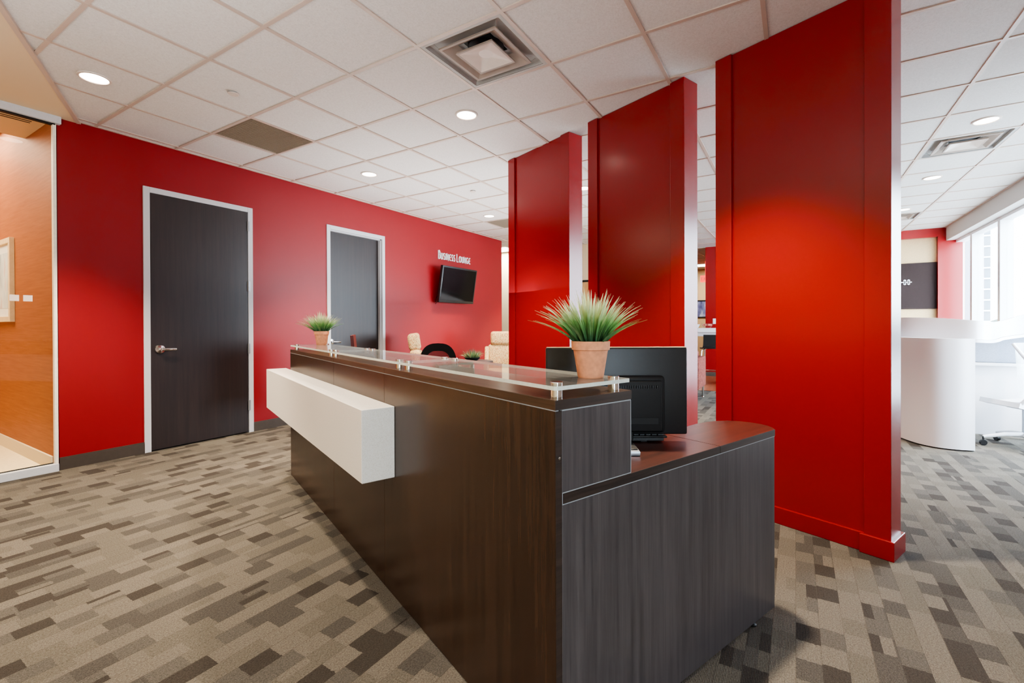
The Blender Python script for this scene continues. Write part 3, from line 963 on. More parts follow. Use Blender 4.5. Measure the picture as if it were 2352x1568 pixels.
# ------------------------------------------------------------------ ceiling fittings
def dl_proto(name, label, loc, mat):
    o = thing(name, label, 'ceiling light', loc, 0, 'round recessed ceiling downlights')
    m = MB(); m.lathe([(0.076, 0.001), (0.078, -0.004), (0.089, -0.003), (0.092, 0.001), (0.092, 0.006), (0.076, 0.006)], 40, cap=False); m.build('trim_ring', M_DIFF, o, smooth=True)
    m = MB(); m.lathe([(0, 0.002), (0.077, 0.002), (0.077, 0.010), (0, 0.010)], 40); m.build('lens', mat, o)
    return o


DL = [((1.222, 4.109), 'round downlight at the left, nearest the glass-fronted office'),
      ((3.024, 2.280), 'round downlight just below the square air diffuser, left of the fins'),
      ((3.63, 4.112), 'round downlight above the wall between the two dark doors'),
      ((6.03, 4.108), 'small round downlight above the television and lettering'),
      ((5.43, 2.262), 'partly hidden downlight in the gap between far and middle fins'),
      ((5.42, -1.372), 'large round downlight at right, in front of the right air diffuser'),
      ((7.22, -1.372), 'round downlight at right, just beyond the right air diffuser'),
      ((9.02, -1.386), 'smallest round downlight at right, half hidden behind the near fin edge')]
proto = None
for (x, y), lb in DL:
    if proto is None:
        proto = dl_proto('recessed_downlight', lb, (x, y, HT), M_LENS)
    else:
        copy_tree(proto, None, (x, y, HT), 0, lb)


def spot(x, y, power, col=(1.0, 0.84, 0.66), size=86, blend=0.62, z=HT - 0.02):
    l = bpy.data.lights.new('downlight_beam', 'SPOT')
    l.energy = power; l.color = col; l.spot_size = math.radians(size); l.spot_blend = blend; l.shadow_soft_size = 0.06
    o = bpy.data.objects.new('downlight_beam', l); COL.objects.link(o); o.location = (x, y, z)
    return o


WARM = (1.0, 0.83, 0.64)
SP = [(1.222, 4.109, 1), (3.024, 2.28, 1), (3.63, 4.112, 1), (6.03, 4.108, 1), (5.43, 2.262, .8), (1.222, 2.28, .6), (2.42, 0.45, 1.0), (4.83, 0.45, .6),
      (5.42, -1.372, .5), (7.22, -1.372, .5), (9.02, -1.372, .5), (0.0, 0.45, .15), (-1.4, 2.28, .4), (8.2, 4.1, .8)]
for x, y, k in SP: spot(x, y, 520 * k, WARM)


def diffuser(loc, label):
    o = thing('ceiling_air_diffuser', label, 'air vent', loc, 0, 'square ceiling air diffusers')
    def ring(m, r0, z0, r1, z1, t=0.004):
        bm = bmesh.new()
        a = [bm.verts.new((sx * r0, sy * r0, z0)) for sx, sy in ((-1, -1), (1, -1), (1, 1), (-1, 1))]
        b = [bm.verts.new((sx * r1, sy * r1, z1)) for sx, sy in ((-1, -1), (1, -1), (1, 1), (-1, 1))]
        for i in range(4): bm.faces.new((a[i], a[(i + 1) % 4], b[(i + 1) % 4], b[i]))
        bmesh.ops.solidify(bm, geom=bm.faces[:], thickness=t)
        bmesh.ops.recalc_face_normals(bm, faces=bm.faces[:])
        m.add(bm)
    m = MB(); ring(m, 0.292, 0.0, 0.268, 0.0, 0.003); ring(m, 0.268, 0.002, 0.262, 0.025); ring(m, 0.262, 0.025, 0.10, 0.060)
    m.build('diffuser_pan', M_DIFFPAN, o)
    m = MB(); ring(m, 0.213, -0.006, 0.196, -0.005); ring(m, 0.213, -0.005, 0.209, 0.006); ring(m, 0.196, -0.005, 0.125, 0.042); m.build('outer_cone', M_DIFF, o)
    m = MB(); ring(m, 0.136, -0.016, 0.120, -0.0145); ring(m, 0.136, -0.015, 0.132, -0.004)
    bm = bmesh.new()
    a = [bm.verts.new((sx * 0.121, sy * 0.121, -0.015)) for sx, sy in ((-1, -1), (1, -1), (1, 1), (-1, 1))]
    b = [bm.verts.new((0.045 * math.cos(t), 0.045 * math.sin(t), 0.012)) for t in [math.radians(225 + 90 * i / 6) for i in range(24)]]
    bm.faces.new(b)
    for i in range(4):
        seg = [b[(i * 6 + k) % 24] for k in range(7)]
        for k in range(3): bm.faces.new((a[i], seg[k + 1], seg[k]))
        bm.faces.new((a[i], a[(i + 1) % 4], seg[3]))
        for k in range(3, 6): bm.faces.new((a[(i + 1) % 4], seg[k + 1], seg[k]))
    bmesh.ops.recalc_face_normals(bm, faces=bm.faces[:])
    m.add(bm)
    m.build('inner_cone', M_DIFF, o)
    m = MB(); m.lathe([(0.0, 0.058), (0.108, 0.058), (0.108, 0.052), (0.114, 0.050), (0.114, 0.18), (0, 0.18)], 40); m.build('duct_collar', M_BLACKM, o, smooth=True)
    for sx_, sy_ in ((-1, -1), (1, -1), (1, 1), (-1, 1)):
        m = MB(); m.tube([(sx_ * 0.205, sy_ * 0.205, 0.0), (sx_ * 0.232, sy_ * 0.232, 0.030)], 0.0010, 6)
        m.build('hanger_wire', M_DIFFGREY, o)
    return o


def cell_c(p):
    i, j = cell_of(*p)
    return ((GX[i] + GX[i + 1]) / 2, (GY[j] + GY[j + 1]) / 2, HT)
df = diffuser(cell_c(DIFFS[0]), 'square stepped air diffuser in the ceiling above the reception desk')
copy_tree(df, None, cell_c(DIFFS[1]), 0, 'square stepped air diffuser in the white ceiling right of the near fin')
copy_tree(df, None, cell_c(DIFFS[2]), 0, 'distant air diffuser just above the red portal, cut by the near fin')
copy_tree(df, None, cell_c(DIFFS[3]), 0, 'distant air diffuser seen in the gap between far and middle fins')


def ret_grille(p, label):
    x, y, z = cell_c(p)
    o = thing('return_air_grille', label, 'air vent', (x, y, HT), 0, 'dark return air grilles')
    m = MB()
    for a in range(-14, 15):
        m.box(a * 0.0198 - 0.0008, a * 0.0198 + 0.0008, -0.288, 0.288, 0.004, 0.016); m.box(-0.288, 0.288, a * 0.0198 - 0.0008, a * 0.0198 + 0.0008, 0.004, 0.016)
    m.build('egg_crate_core', M_RETURN, o)
    m = MB(); m.box(-0.292, 0.292, -0.292, 0.292, 0.017, 0.02); m.build('backing', M_RETURN, o)
    return o


rg = ret_grille(RETS[0], 'dark square return air grille in the ceiling above the first door')
copy_tree(rg, None, cell_c(RETS[1]), 0, 'dark return air grille beyond the last left downlight, cut by the far fin')


def sprk(loc, label):
    o = thing('sprinkler_cover', label, 'sprinkler', loc, 0, 'round concealed sprinkler covers')
    m = MB(); m.lathe([(0, -0.010), (0.033, -0.010), (0.036, -0.006), (0.036, -0.004), (0, -0.004)], 28); m.build('cover_plate', M_DIFF, o, smooth=True)
    m = MB(); m.lathe([(0, -0.004), (0.024, -0.004), (0.026, 0.007), (0, 0.007)], 20); m.build('collar', M_DIFFGREY, o, smooth=True)
    return o
sk = sprk((1.834, 3.512, HT), 'small round sprinkler cover in the ceiling near the left downlight')
copy_tree(sk, None, (4.789, 3.514, HT), 0, 'small round sprinkler cover in the ceiling above the lettering, left of the far fin')

# slot diffuser and lamp in the office soffit
o = thing('slot_diffuser', 'dark two-slot linear air diffuser in the soffit behind the office glass', 'air vent', (0.0, 5.335, 2.846))
m = MB(); m.box(-1.2, 1.186, -0.045, 0.045, -0.004, 0.0); m.build('trim_plate', M_SOFFIT, o)
for dy in (-0.022, 0.022):
    m = MB(); m.box(-1.19, 1.18, dy - 0.009, dy + 0.009, -0.0055, -0.004); m.build('slot', M_BLACKM, o)

# office picture and tags on the glass
o = thing('framed_picture', 'pale wood framed abstract picture on the orange wall behind the office glass', 'picture', (1.257, 6.70, 1.215))
PW, PH = 0.50, 0.785
m = MB()
for y0, y1, z0, z1 in ((-PW, PW, 0, 0.05), (-PW, PW, PH - 0.05, PH), (-PW, -PW + 0.05, 0.05, PH - 0.05), (PW - 0.05, PW, 0.05, PH - 0.05)):
    m.box(-0.035, 0.0, y0, y1, z0, z1, 0.002, 1)
m.build('picture_frame', M_PICFRAME, o)
m = MB(); m.box(-0.016, -0.002, -PW + 0.05, PW - 0.05, 0.05, PH - 0.05); m.build('mat_board', M_PAPER, o)
m = MB(); m.box(-0.018, -0.016, -PW + 0.12, PW - 0.12, 0.13, PH - 0.13); m.build('artwork', M_ART, o)
for x, lb in ((1.032, 'small frosted square tag on the office glass, over the picture'), (1.106, 'small frosted square tag on the office glass, right of the picture')):
    m = MB(); m.box(-0.026, 0.026, -0.0015, 0.0, -0.024, 0.024, 0.0005, 1)
    tag(m.build('glass_tag', M_FROST, None, (x, WALL_Y - 0.0062, 1.392)), lb, 'tag', 'frosted tags on the office glass')

# ------------------------------------------------------------------ lounge beyond the desk
def soft_box(m, x0, x1, y0, y1, z0, z1, r=0.04, M=None):
    m.box(x0, x1, y0, y1, z0, z1, r, 4, M=M)


def lounge_chair(loc, rz, label):
    """high-back lounge chair; local front = -Y"""
    o = thing('lounge_chair', label, 'armchair', loc, rz, 'tan dash-patterned high-back lounge chairs')
    m = MB(); soft_box(m, -0.30, 0.30, -0.36, 0.30, 0.27, 0.44, 0.05); m.build('seat_cushion', M_TANFAB, o, smooth=True)
    tilt = Mt(0, 0.24, 0.40) @ Rx(math.radians(-8))
    m = MB(); soft_box(m, -0.29, 0.29, -0.02, 0.12, 0.0, 0.44, 0.045, tilt); m.build('backrest', M_TANFAB, o, smooth=True)
    m = MB(); soft_box(m, -0.25, 0.25, -0.045, 0.12, 0.43, 0.66, 0.045, tilt); m.build('headrest', M_TANFAB, o, smooth=True)
    for sx_ in (-1, 1):
        m = MB()
        m.prism([(-0.36, 0.10), (0.30, 0.10), (0.36, 0.80), (0.26, 0.80), (0.12, 0.60), (-0.34, 0.55)], -0.035, 0.035, 0.02, M=Mt(sx_ * 0.312, 0, 0) @ Rz(PI / 2) @ Rx(PI / 2) )
        m.build('side_wing', M_TANFAB, o, smooth=True)
    for sx_ in (-1, 1):
        for yy in (-0.28, 0.26):
            m = MB(); m.tube([(sx_ * 0.29, yy, 0.0), (sx_ * 0.27, yy, 0.30)], [0.012, 0.018], 12); m.build('leg', M_STEEL, o, smooth=True)
    return o


lcR = lounge_chair((6.40, 4.05, 0), math.atan2(-6.4, 4.05 + 0.0) + PI + 0.45 if False else -1.0, 'tan dash-patterned lounge chair facing the camera, against the end of the red wall')
copy_tree(lcR, None, (5.12, 4.36, 0), 0.75, 'tan dash-patterned lounge chair seen edge-on behind the black mesh chair')

# black mesh task chair
tc = at(1006, 788, 5.5)
o = thing('task_chair', 'black mesh-back task chair with rounded top between the tan lounge chairs', 'chair', (tc.x, tc.y, 0), YAW)
zc = tc.z
outer = [(0.225 * math.copysign(abs(math.cos(t)) ** 0.75, math.cos(t)), 0.30 * math.copysign(abs(math.sin(t)) ** 0.75, math.sin(t))) for t in [2 * PI * i / 36 for i in range(36)]]
m = MB()
N = len(outer)
bm = bmesh.new()
ro = [bm.verts.new((x, 0, zc - 0.30 + z)) for x, z in outer]
ri = [bm.verts.new((x * 0.70, 0.0, zc - 0.30 + (z * 0.70))) for x, z in outer]
for i in range(N): bm.faces.new((ro[i], ro[(i + 1) % N], ri[(i + 1) % N], ri[i]))
bmesh.ops.solidify(bm, geom=bm.faces[:], thickness=0.03); bmesh.ops.recalc_face_normals(bm, faces=bm.faces[:])
m.add(bm); m.build('back_frame', M_BLACKM, o)
m = MB(); bm = bmesh.new(); bm.faces.new([bm.verts.new((x * 0.72, 0.012, zc - 0.30 + z * 0.72)) for x, z in outer]); m.add(bm); m.build('back_mesh', M_MESHB, o)
m = MB(); soft_box(m, -0.24, 0.24, 0.02, 0.48, 0.41, 0.48, 0.03); m.build('seat', M_BLACKM, o, smooth=True)
m = MB(); m.tube([(0, 0.02, zc - 0.56), (0, -0.03, 0.46), (0, 0.12, 0.40), (0, 0.24, 0.40)], 0.025, 10); m.build('back_bracket', M_BLACK, o, smooth=True)
m = MB(); m.tube([(0, 0.24, 0.09), (0, 0.24, 0.42)], 0.028, 14); m.build('gas_column', M_BLACK, o, smooth=True)
for k in range(5):
    a = 2 * PI * k / 5 + 0.3
    m = MB(); m.tube([(0, 0.24, 0.12), (0.29 * math.cos(a), 0.24 + 0.29 * math.sin(a), 0.075)], [0.025, 0.016], 10); lg = m.build('base_leg', M_BLACK, o, smooth=True)
    m = MB(); m.lathe([(0, -0.012), (0.026, -0.012), (0.029, 0), (0.026, 0.012), (0, 0.012)], 18, M=Mt(0.29 * math.cos(a), 0.24 + 0.29 * math.sin(a), 0.029) @ Rz(a) @ Rx(PI / 2)); m.build('caster', M_BLACKM, lg, smooth=True)

# round table with a bowl of grass
bp = at(1085, 832, 6.15)
tz_ = round(bp.z, 3) + 0.022
o = thing('round_table', 'round dark table behind the desk holding the bowl of grass', 'table', (bp.x, bp.y, 0))
m = MB(); m.lathe([(0, tz_ - 0.028), (0.275, tz_ - 0.028), (0.28, tz_ - 0.014), (0.275, tz_), (0, tz_)], 48); m.build('tabletop', M_DOOR, o, smooth=True)
m = MB(); m.tube([(0, 0, 0.02), (0, 0, tz_ - 0.028)], 0.035, 20); m.build('pedestal', M_STEEL, o, smooth=True)
m = MB(); m.lathe([(0, 0), (0.20, 0), (0.20, 0.012), (0.05, 0.03), (0, 0.03)], 40); m.build('base', M_STEEL, o, smooth=True)
o = thing('bowl_planter', 'low black bowl of pale variegated grass on the table behind the desk', 'plant', (bp.x, bp.y, tz_))
m = MB(); m.lathe([(0, 0), (0.055, 0), (0.075, 0.012), (0.108, 0.040), (0.110, 0.046), (0.100, 0.046), (0.07, 0.020)], 36, cap=False); m.build('bowl', M_BLACKM, o, smooth=True)
m = MB(); m.lathe([(0, 0.032), (0.085, 0.03)], 24, cap=False); m.build('filler', M_SOIL, o)
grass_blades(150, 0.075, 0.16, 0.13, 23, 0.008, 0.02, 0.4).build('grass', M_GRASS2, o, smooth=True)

# maroon conference chair seen edge-on
rc = at(811.5, 770, 4.9)
v = Vector((rc.x, rc.y, 0)).normalized()
rz = math.atan2(v.y, v.x) - PI / 2
o = thing('conference_chair', 'maroon leather chair back seen edge-on in front of the second dark door', 'chair', (rc.x, rc.y, 0), rz - 0.06)
m = MB(); m.sheet([[(0.012 * math.sin(PI * t) * 1.5, -0.02 + 0.44 * u, 0.52 + (rc.z - 0.52) * t) for u in (0, .25, .5, .75, 1)] for t in (0, .25, .5, .75, 1)], 0.032); m.build('backrest', M_MAROON, o, smooth=True)
m = MB(); soft_box(m, -0.44, 0.0, 0.0, 0.44, 0.43, 0.50, 0.03); m.build('seat', M_MAROON, o, smooth=True)
m = MB(); m.tube([(0.03, 0.2, 0.7), (0.05, 0.2, 0.5), (-0.05, 0.2, 0.42)], 0.015, 10); m.build('back_bracket', M_BLACK, o, smooth=True)
for sx_, yy in ((-0.42, 0.02), (-0.42, 0.42), (-0.02, 0.02), (-0.02, 0.42)):
    m = MB(); m.tube([(sx_, yy, 0), (sx_, yy, 0.44)], 0.012, 10); m.build('leg', M_BLACK, o, smooth=True)

# ------------------------------------------------------------------ far lounge seen between the fins
o = thing('armchair', 'rust patterned armchair on steel legs seen between middle and near fins', 'armchair', (7.33, 1.66, 0), 0.0)
m = MB(); soft_box(m, 0.02, 0.62, -0.30, 0.30, 0.19, 0.44, 0.05); m.build('seat_cushion', M_RUSTFAB, o, smooth=True)
for yy in (-0.43, 0.31):
    m = MB(); soft_box(m, 0.0, 0.66, yy, yy + 0.12, 0.18, 0.655, 0.025); m.build('arm', M_RUSTFAB, o, smooth=True)
m = MB(); soft_box(m, 0.58, 0.72, -0.32, 0.32, 0.18, 0.74, 0.04); m.build('backrest', M_RUSTFAB, o, smooth=True)
for xx in (0.06, 0.62):
    for yy in (-0.39, 0.39):
        m = MB(); m.tube([(xx, yy, 0.0), (xx, yy, 0.19)], [0.011, 0.016], 10); m.lathe([(0, 0), (0.018, 0), (0.016, 0.008), (0, 0.008)], 12, M=Mt(xx, yy, 0)); m.build('leg', M_STEEL, o, smooth=True)

o = thing('high_table', 'white high counter table in the far lounge seen between the fins', 'table', (9.75, 1.45, 0))
m = MB(); m.box(-0.32, 0.32, -0.55, 0.75, 1.008, 1.086, 0.006, 2); m.build('tabletop', M_WHITEP, o)
m = MB(); m.box(-0.25, 0.25, -0.50, 0.70, 0.93, 1.008, 0.003, 1); m.build('apron', M_WHITEP, o)
for yy in (-0.45, 0.65):
    m = MB(); m.box(-0.25, 0.25, yy - 0.025, yy + 0.025, 0, 0.94, 0.003, 1); m.build('leg_panel', M_WHITEP, o)
def bowl(name, loc, r, mat, label, fill):
    o = thing(name, label, 'bowl', loc, 0, 'bowls on the high table')
    m = MB(); m.lathe([(0, 0), (r * .5, 0), (r * .8, r * .35), (r, r * .85), (r * .95, r * .85), (r * .75, r * .4), (r * .45, r * .1), (0, r * .08)], 28, cap=False); m.build('bowl_body', mat, o, smooth=True)
    if fill:
        m = MB()
        for k in range(16):
            a = k * 2.4; rr = r * 0.62 * math.sqrt((k + .5) / 16)
            m.lathe([(0, -.02), (.014, -.014), (.02, 0), (.014, .014), (0, .02)], 10, M=Mt(rr * math.cos(a), rr * math.sin(a), r * .55))
        m.build('sweets', M_CANDY, o, smooth=True)
bowl('glass_bowl', (9.62, 1.46, 1.086), 0.115, M_GLASS, 'clear glass bowl of sweets on the white high table', True)
bowl('white_bowl', (9.66, 1.68, 1.086), 0.085, M_WHITEP, 'smaller white bowl on the high table, left of the glass bowl', False)

o = thing('bar_stool', 'black shell bar stool on chrome legs beside the white high table', 'stool', (9.12, 1.28, 0), 0.0)
m = MB(); m.sheet([[(x, y, z) for y in (-0.20, -0.1, 0, 0.1, 0.20)] for x, z in ((-0.20, 0.73), (-0.1, 0.715), (0.05, 0.715), (0.15, 0.73), (0.19, 0.78), (0.205, 0.87), (0.21, 0.965))], 0.012); m.build('seat_shell', M_BLACKM, o, smooth=True)
for sx_ in (-1, 1):
    for sy_ in (-1, 1):
        m = MB(); m.tube([(sx_ * 0.12, sy_ * 0.12, 0.71), (sx_ * 0.17, sy_ * 0.17, 0.69), (sx_ * 0.21, sy_ * 0.21, 0.0)], 0.012, 10); m.build('leg', M_CHROME, o, smooth=True)
m = MB(); m.tube([(0.20 * a, 0.20 * b, 0.30) for a, b in ((-1, -1), (1, -1), (1, 1), (-1, 1))], 0.009, 8, closed=True); m.build('foot_rail', M_CHROME, o, smooth=True)

o = thing('wall_outlet', 'white switch plate on the red end wall between the fins', 'switch', (END_X, 1.53, 1.225))
m = MB(); m.box(-0.008, 0, -0.038, 0.038, -0.06, 0.06, 0.003, 2); m.build('cover_plate', M_WHITEP, o)
m = MB(); m.box(-0.011, -0.008, -0.016, 0.016, -0.033, 0.033, 0.001, 1); m.build('rocker', M_WHITEP, o)

o = thing('framed_picture', 'dark framed blue picture on the far tan wall seen between the fins', 'picture', (15.6, 2.62, 1.36))
m = MB()
for y0, y1, z0, z1 in ((-.6, .6, 0, .03), (-.6, .6, .52, .55), (-.6, -.57, .03, .52), (.57, .6, .03, .52)): m.box(-0.03, 0, y0, y1, z0, z1)
m.build('picture_frame', M_BLACKM, o)
m = MB(); m.box(-0.012, 0, -.57, .57, .03, .52); m.build('artwork', M_ART2, o)

o = thing('exit_sign', 'red exit sign hanging from the far lounge ceiling between the fins', 'sign', (13.6, 2.10, 2.40))
m = MB(); m.box(-0.03, 0.03, -0.13, 0.13, -0.09, 0.09, 0.004, 1); m.box(-0.01, 0.01, -0.01, 0.01, 0.09, HT - 2.40); m.build('sign_case', M_EXIT, o)
gl = {'E': [[(1, 1), (0, 1), (0, 0), (1, 0)], [(0, .5), (.8, .5)]], 'X': [[(0, 0), (1, 1)], [(0, 1), (1, 0)]], 'I': [[(.5, 0), (.5, 1)]], 'T': [[(0, 1), (1, 1)], [(.5, 1), (.5, 0)]]}
for k, ch in enumerate('EXIT'):
    m = MB()
    for st in gl[ch]: ribbon(m, [(-0.098 + k * 0.053 + p[0] * 0.034, -0.045 + p[1] * 0.09) for p in st], 0.009, -0.0335, -0.030)
    for i in range(len(m.v)):
        vv = m.v[i]; m.v[i] = Vector((vv.y, -vv.x, vv.z))
    m.build('letter', M_LETTER, o)


def troffer(loc, label):
    o = thing('ceiling_troffer', label, 'ceiling light', loc, 0, 'square fluorescent ceiling panels')
    m = MB(); m.box(-0.28, 0.28, -0.28, 0.28, -0.004, 0.002); m.build('lens', M_TROFFER, o)
    m = MB()
    for a, b, c, d in ((-.297, .297, -.297, -.28), (-.297, .297, .28, .297), (-.297, -.28, -.28, .28), (.28, .297, -.28, .28)): m.box(a, b, c, d, -0.006, 0.002)
    m.build('rim', M_DIFF, o)
    return o
tr = troffer((14.5, 2.20, HT), 'bright ceiling panel light in the far lounge, seen between middle and near fins')
copy_tree(tr, None, (8.9, 5.72, HT), 0, 'bright ceiling panel light in the corridor beyond the end of the red wall')

o = thing('framed_picture', 'black-framed picture on the cream wall seen between far and middle fins', 'picture', (9.27, 3.75, 1.35))
m = MB()
for y0, y1, z0, z1 in ((-.45, .45, 0, .04), (-.45, .45, .72, .76), (-.45, -.41, .04, .72), (.41, .45, .04, .72)): m.box(-0.035, 0, y0, y1, z0, z1, 0.003, 1)
m.build('picture_frame', M_BLACKM, o)
m = MB(); m.box(-0.012, 0, -.41, .41, .04, .72); m.build('artwork', mat_art('ochre_art', (176, 112, 52), (214, 168, 110), (232, 206, 160), 3), o)

# brown sign with a white emblem in the tan recess
o = thing('wall_sign', 'brown panel sign with white cross-like emblem in the tan recess of the red portal', 'sign', (END_X + 0.10, -1.36, 1.855))
m = MB(); m.box(-0.03, 0, -0.825, 0.83, -0.425, 0.425, 0.003, 1); m.build('sign_panel', M_SIGNBROWN, o)
m = MB()
yy = -0.435
for y_ in (yy, yy + 0.055):
    for z_ in (0.105, 0.045): m.lathe([(0, 0), (0.020, 0), (0.020, 0.006), (0, 0.006)], 14, M=Mt(-0.03, y_, z_) @ Ry(-PI / 2))
    m.box(-0.036, -0.03, y_ - 0.009, y_ + 0.009, 0.045, 0.105)
m.box(-0.036, -0.03, yy - 0.045, yy + 0.24, 0.067, 0.083)
m.build('emblem', M_LETTER, o)

# ------------------------------------------------------------------ white curved counter and chair at the right
o = thing('curved_counter', 'white glossy curved service counter with swooping top at right', 'desk', (5.78, -1.393, 0))
ORI = Vector((5.78, -1.393, 0))
def cr(pts, n=8):
    P = [Vector(p) for p in pts]; P = [P[0] * 2 - P[1]] + P + [P[-1] * 2 - P[-2]]; out = []
    for i in range(1, len(P) - 2):
        for k in range(n):
            t = k / n
            out.append(0.5 * ((2 * P[i]) + (-P[i - 1] + P[i + 1]) * t + (2 * P[i - 1] - 5 * P[i] + 4 * P[i + 1] - P[i + 2]) * t * t + (-P[i - 1] + 3 * P[i] - 3 * P[i + 1] + P[i + 2]) * t ** 3))
    out.append(P[-2]); return out
path = cr([(6.75, -0.74, 0), (6.35, -0.82, 0), (6.06, -0.915, 0), (5.86, -1.01, 0), (5.765, -1.12, 0), (5.745, -1.26, 0), (5.78, -1.393, 0)])
m = MB(); m.sheet([[p - ORI + Vector((0, 0, z)) for p in path] for z in (0.012, 0.5, 1.03)], 0.028); m.build('curved_panel', M_WHITE, o, smooth=True)
m = MB(); m.sheet([[p - ORI + Vector((0.03, 0, z)) for p in path] for z in (0.0, 0.015)], 0.01); m.build('plinth', M_BLACKM, o)
# riser ribbon: follows the panel then swoops to the right
rb = [(6.75, -0.80, 1.03, 1.232), (6.40, -0.92, 1.03, 1.232), (6.19, -1.01, 1.03, 1.232), (6.02, -1.22, 1.028, 1.220), (5.92, -1.43, 1.022, 1.196), (6.05, -1.56, 1.015, 1.185), (6.27, -1.66, 1.018, 1.182), (6.46, -1.76, 1.035, 1.195), (6.583, -1.945, 1.064, 1.258), (6.60, -2.12, 1.10, 1.30)]
lo = cr([p[:3] for p in rb]); hi = cr([(p[0], p[1], p[3]) for p in rb])
m = MB(); m.sheet([[p - ORI for p in lo], [(a + b) / 2 - ORI for a, b in zip(lo, hi)], [p - ORI for p in hi]], 0.02); m.build('counter_riser', M_WHITE, o, smooth=True)
inner = [p + Vector((0.34, -0.10, 0)) for p in lo]
m = MB(); m.sheet([[p - ORI + Vector((-0.02, 0.0, -0.002)) for p in lo], [p - ORI for p in inner]], 0.028); m.build('counter_shelf', M_WHITE, o, smooth=True)
m = MB(); m.box(6.62 - ORI.x, 6.66 - ORI.x, -2.22 - ORI.y, -1.0 - ORI.y, 0.02, 0.765, 0.003, 1); m.box(6.56 - ORI.x, 6.70 - ORI.x, -2.22 - ORI.y, -1.0 - ORI.y, 0.735, 0.765, 0.003, 1); m.build('inner_panel', M_WHITE, o)
m = MB(); m.box(6.64 - ORI.x, 6.655 - ORI.x, -2.22 - ORI.y, -1.0 - ORI.y, 0.765, 1.08, 0.003, 1); m.build('tackboard', M_GREYFAB, o)

# white suspension-back office chair
o = thing('office_chair', 'white mesh-back office chair on casters at the right edge behind the curved counter', 'chair', (6.175, -1.835, 0), YAW - 0.12)
m = MB(); m.sheet([[(x, y, 0.415 + 0.03 * (abs(x) / 0.18) ** 2) for x in (-0.18, -0.11, 0, 0.11, 0.18)] for y in (-0.15, -0.05, 0.07, 0.2, 0.26)], 0.045); m.build('seat', M_WHITEP, o, smooth=True)
m = MB()
for sx_ in (-1, 1):
    m.tube([(sx_ * 0.20, -0.10, 0.985), (sx_ * 0.17, -0.14, 0.90), (sx_ * 0.13, -0.19, 0.80), (sx_ * 0.10, -0.22, 0.68), (sx_ * 0.11, -0.20, 0.54), (sx_ * 0.165, -0.13, 0.425)], [0.012, 0.014, 0.016, 0.02, 0.02, 0.016], 12)
    m.tube([(sx_ * 0.135, -0.19, 0.80), (sx_ * 0.07, -0.14, 0.90), (sx_ * 0.03, -0.12, 0.965)], 0.011, 10)
m.tube([(-0.10, -0.22, 0.68), (0, -0.23, 0.66), (0.10, -0.22, 0.68)], 0.018, 10)
m.build('back_frame', M_WHITEP, o, smooth=True)
m = MB(); m.sheet([[(x * (0.185 - 0.02 * t), -0.10 + 0.05 * (1 - abs(x)) - 0.02 * t, 0.99 - 0.50 * t) for x in (-1, -.6, -.2, .2, .6, 1)] for t in (0, .2, .4, .6, .8, 1)]); m.build('back_mesh', M_MESHW, o, smooth=True)
m = MB(); m.tube([(0, 0, 0.10), (0, 0, 0.43)], 0.028, 14); m.box(-0.09, 0.09, -0.12, 0.10, 0.37, 0.42, 0.01, 2); m.build('gas_column', M_SILVER, o, smooth=True)
for k in range(5):
    a = 2 * PI * k / 5 + 2.82
    m = MB(); m.tube([(0, 0, 0.13), (0.15 * math.cos(a), 0.15 * math.sin(a), 0.12), (0.30 * math.cos(a), 0.30 * math.sin(a), 0.085)], [0.026, 0.02, 0.014], 10); lg = m.build('base_leg', M_WHITEP, o, smooth=True)
    m = MB(); m.lathe([(0, -0.014), (0.026, -0.014), (0.029, 0), (0.026, 0.014), (0, 0.014)], 18, M=Mt(0.30 * math.cos(a), 0.30 * math.sin(a), 0.029) @ Rz(a) @ Rx(PI / 2)); m.tube([(0.30 * math.cos(a), 0.30 * math.sin(a), 0.05), (0.30 * math.cos(a), 0.30 * math.sin(a), 0.085)], 0.008, 8); m.build('caster', M_BLACKM, lg, smooth=True)

# ------------------------------------------------------------------ outside
m = MB(); m.box(-60, 120, -160, WIN_Y - 3.0, -9.2, -9.0); struct(m.build('ground', M_GROUND))
o = thing('office_building', 'pale hazy building outside with horizontal bands, seen through the right window', 'building', (60, -13.61, -9))
m = MB(); m.box(-6, 6, -0.33, 0.33, 0, 22); bw = m.build('facade', M_BUILDING, o)
for k in range(23):
    m = MB(); m.box(-6.10, -6.0, -0.31, 0.31, 1.2 + k * 0.9, 1.32 + k * 0.9); m.build('spandrel_band', M_ALU, bw)
o = thing('tree_line', 'hazy grey-green line of distant trees outside, seen low in the right window', 'trees', (90, -70, -9))
m = MB()
rr_ = random.Random(3)
for k in range(60):
    r = rr_.uniform(2.5, 4.5)
    m.lathe([(0, -r), (r * .7, -r * .7), (r, 0), (r * .7, r * .7), (0, r)], 10, M=Mt(rr_.uniform(-3, 3), -60 + k * 2.2, 6.5 + rr_.uniform(-1, 2)))
m.build('crowns', M_TREES, o, smooth=True)
m = MB()
for k in range(30): m.tube([(0, -60 + k * 4.4, 0), (0, -60 + k * 4.4, 7)], 0.3, 6)
m.build('trunks', M_BASE, o)

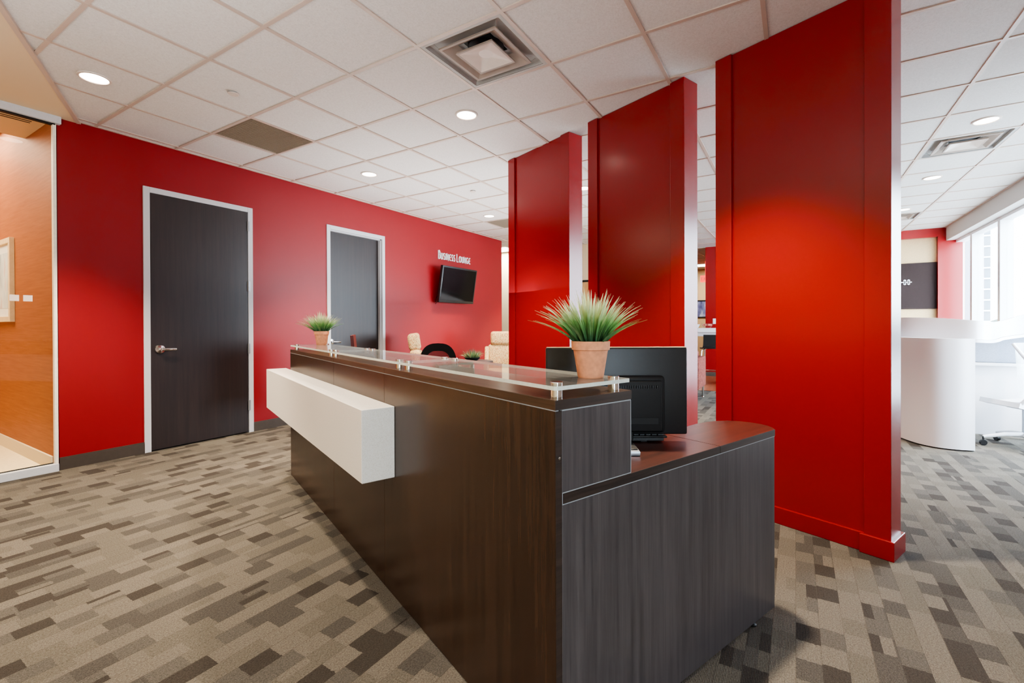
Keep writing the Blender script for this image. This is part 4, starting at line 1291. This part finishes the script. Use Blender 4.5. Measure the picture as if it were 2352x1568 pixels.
# ------------------------------------------------------------------ light
wd = bpy.data.worlds.new('daylight'); SC.world = wd; wd.use_nodes = True
nt = wd.node_tree; nt.nodes.clear()
wo = nt.nodes.new('ShaderNodeOutputWorld'); bg = nt.nodes.new('ShaderNodeBackground')
tcn = nt.nodes.new('ShaderNodeTexCoord'); sep = nt.nodes.new('ShaderNodeSeparateXYZ'); rp = nt.nodes.new('ShaderNodeValToRGB')
nt.links.new(tcn.outputs['Generated'], sep.inputs[0]); nt.links.new(sep.outputs[2], rp.inputs[0])
rp.color_ramp.elements[0].color = (0.74, 0.87, 1.0, 1); rp.color_ramp.elements[1].color = (0.66, 0.80, 1.0, 1)
nt.links.new(rp.outputs[0], bg.inputs[0]); bg.inputs[1].default_value = 30.0
nt.links.new(bg.outputs[0], wo.inputs[0])

for px_, pw_ in ((7.95, 6.7), (-2.1, 1.2)):
    pl = bpy.data.lights.new('window_portal', 'AREA'); pl.shape = 'RECTANGLE'; pl.size = pw_; pl.size_y = 2.35
    pl.cycles.is_portal = True
    po = bpy.data.objects.new('window_portal', pl); COL.objects.link(po)
    po.location = (px_, WIN_Y - 0.17, 1.48); po.rotation_euler = (PI / 2, 0, 0)

def area(x, y, z, sx_, sy_, e, col, name='ceiling_panel_light'):
    l = bpy.data.lights.new(name, 'AREA'); l.shape = 'RECTANGLE'; l.size = sx_; l.size_y = sy_; l.energy = e; l.color = col
    o = bpy.data.objects.new(name, l); COL.objects.link(o); o.location = (x, y, z); return o
b_ = area(-1.0, 1.3, 1.5, 3.2, 3.2, 115, (.97, .98, 1.0), 'added_ceiling_fill'); b_.rotation_euler = (PI, 0, 0)  # added uplight behind the camera to brighten the ceiling, no fixture there
b_ = area(5.0, 3.4, 1.5, 4.0, 2.5, 90, (.97, .98, 1.0), 'added_ceiling_fill'); b_.rotation_euler = (PI, 0, 0)  # second added uplight, evens out the ceiling over the lounge
area(14.5, 2.2, HT - 0.02, 0.55, 0.55, 60, (1, .93, .82))
area(8.9, 5.72, HT - 0.02, 0.55, 0.55, 60, (1, .93, .82))
area(12.8, 0.6, HT - 0.02, 0.55, 0.55, 50, (1, .93, .82))
area(0.2, 6.8, HT + 0.18, 2.0, 1.2, 110, (1, .84, .62))
area(0.0, 5.45, 2.83, 1.6, 0.3, 20, (1, .84, .62))

# ------------------------------------------------------------------ camera
cd = bpy.data.cameras.new('camera'); cd.sensor_width = 36; cd.sensor_fit = 'HORIZONTAL'
cd.lens = 36 * F / 2352.0
cd.shift_x = 0.0; cd.shift_y = -(784 - CY) / 2352.0
cd.clip_start = 0.05; cd.clip_end = 500
co = bpy.data.objects.new('camera', cd); COL.objects.link(co)
Mc = Matrix((RT, UP, -FW)).transposed().to_4x4(); Mc.translation = (0, 0, HC)
co.matrix_world = Mc
SC.camera = co

SC.view_settings.view_transform = 'AgX'
SC.view_settings.look = 'AgX - Medium High Contrast'
SC.view_settings.exposure = 0.06
SC.cycles.use_denoising = True
SC.cycles.max_bounces = 8
SC.cycles.diffuse_bounces = 4
SC.cycles.use_adaptive_sampling = True
SC.cycles.adaptive_threshold = 0.02
SC.cycles.glossy_bounces = 4
SC.cycles.transparent_max_bounces = 12
SC.cycles.sample_clamp_indirect = 6.0
SC.cycles.caustics_reflective = False
SC.cycles.caustics_refractive = False
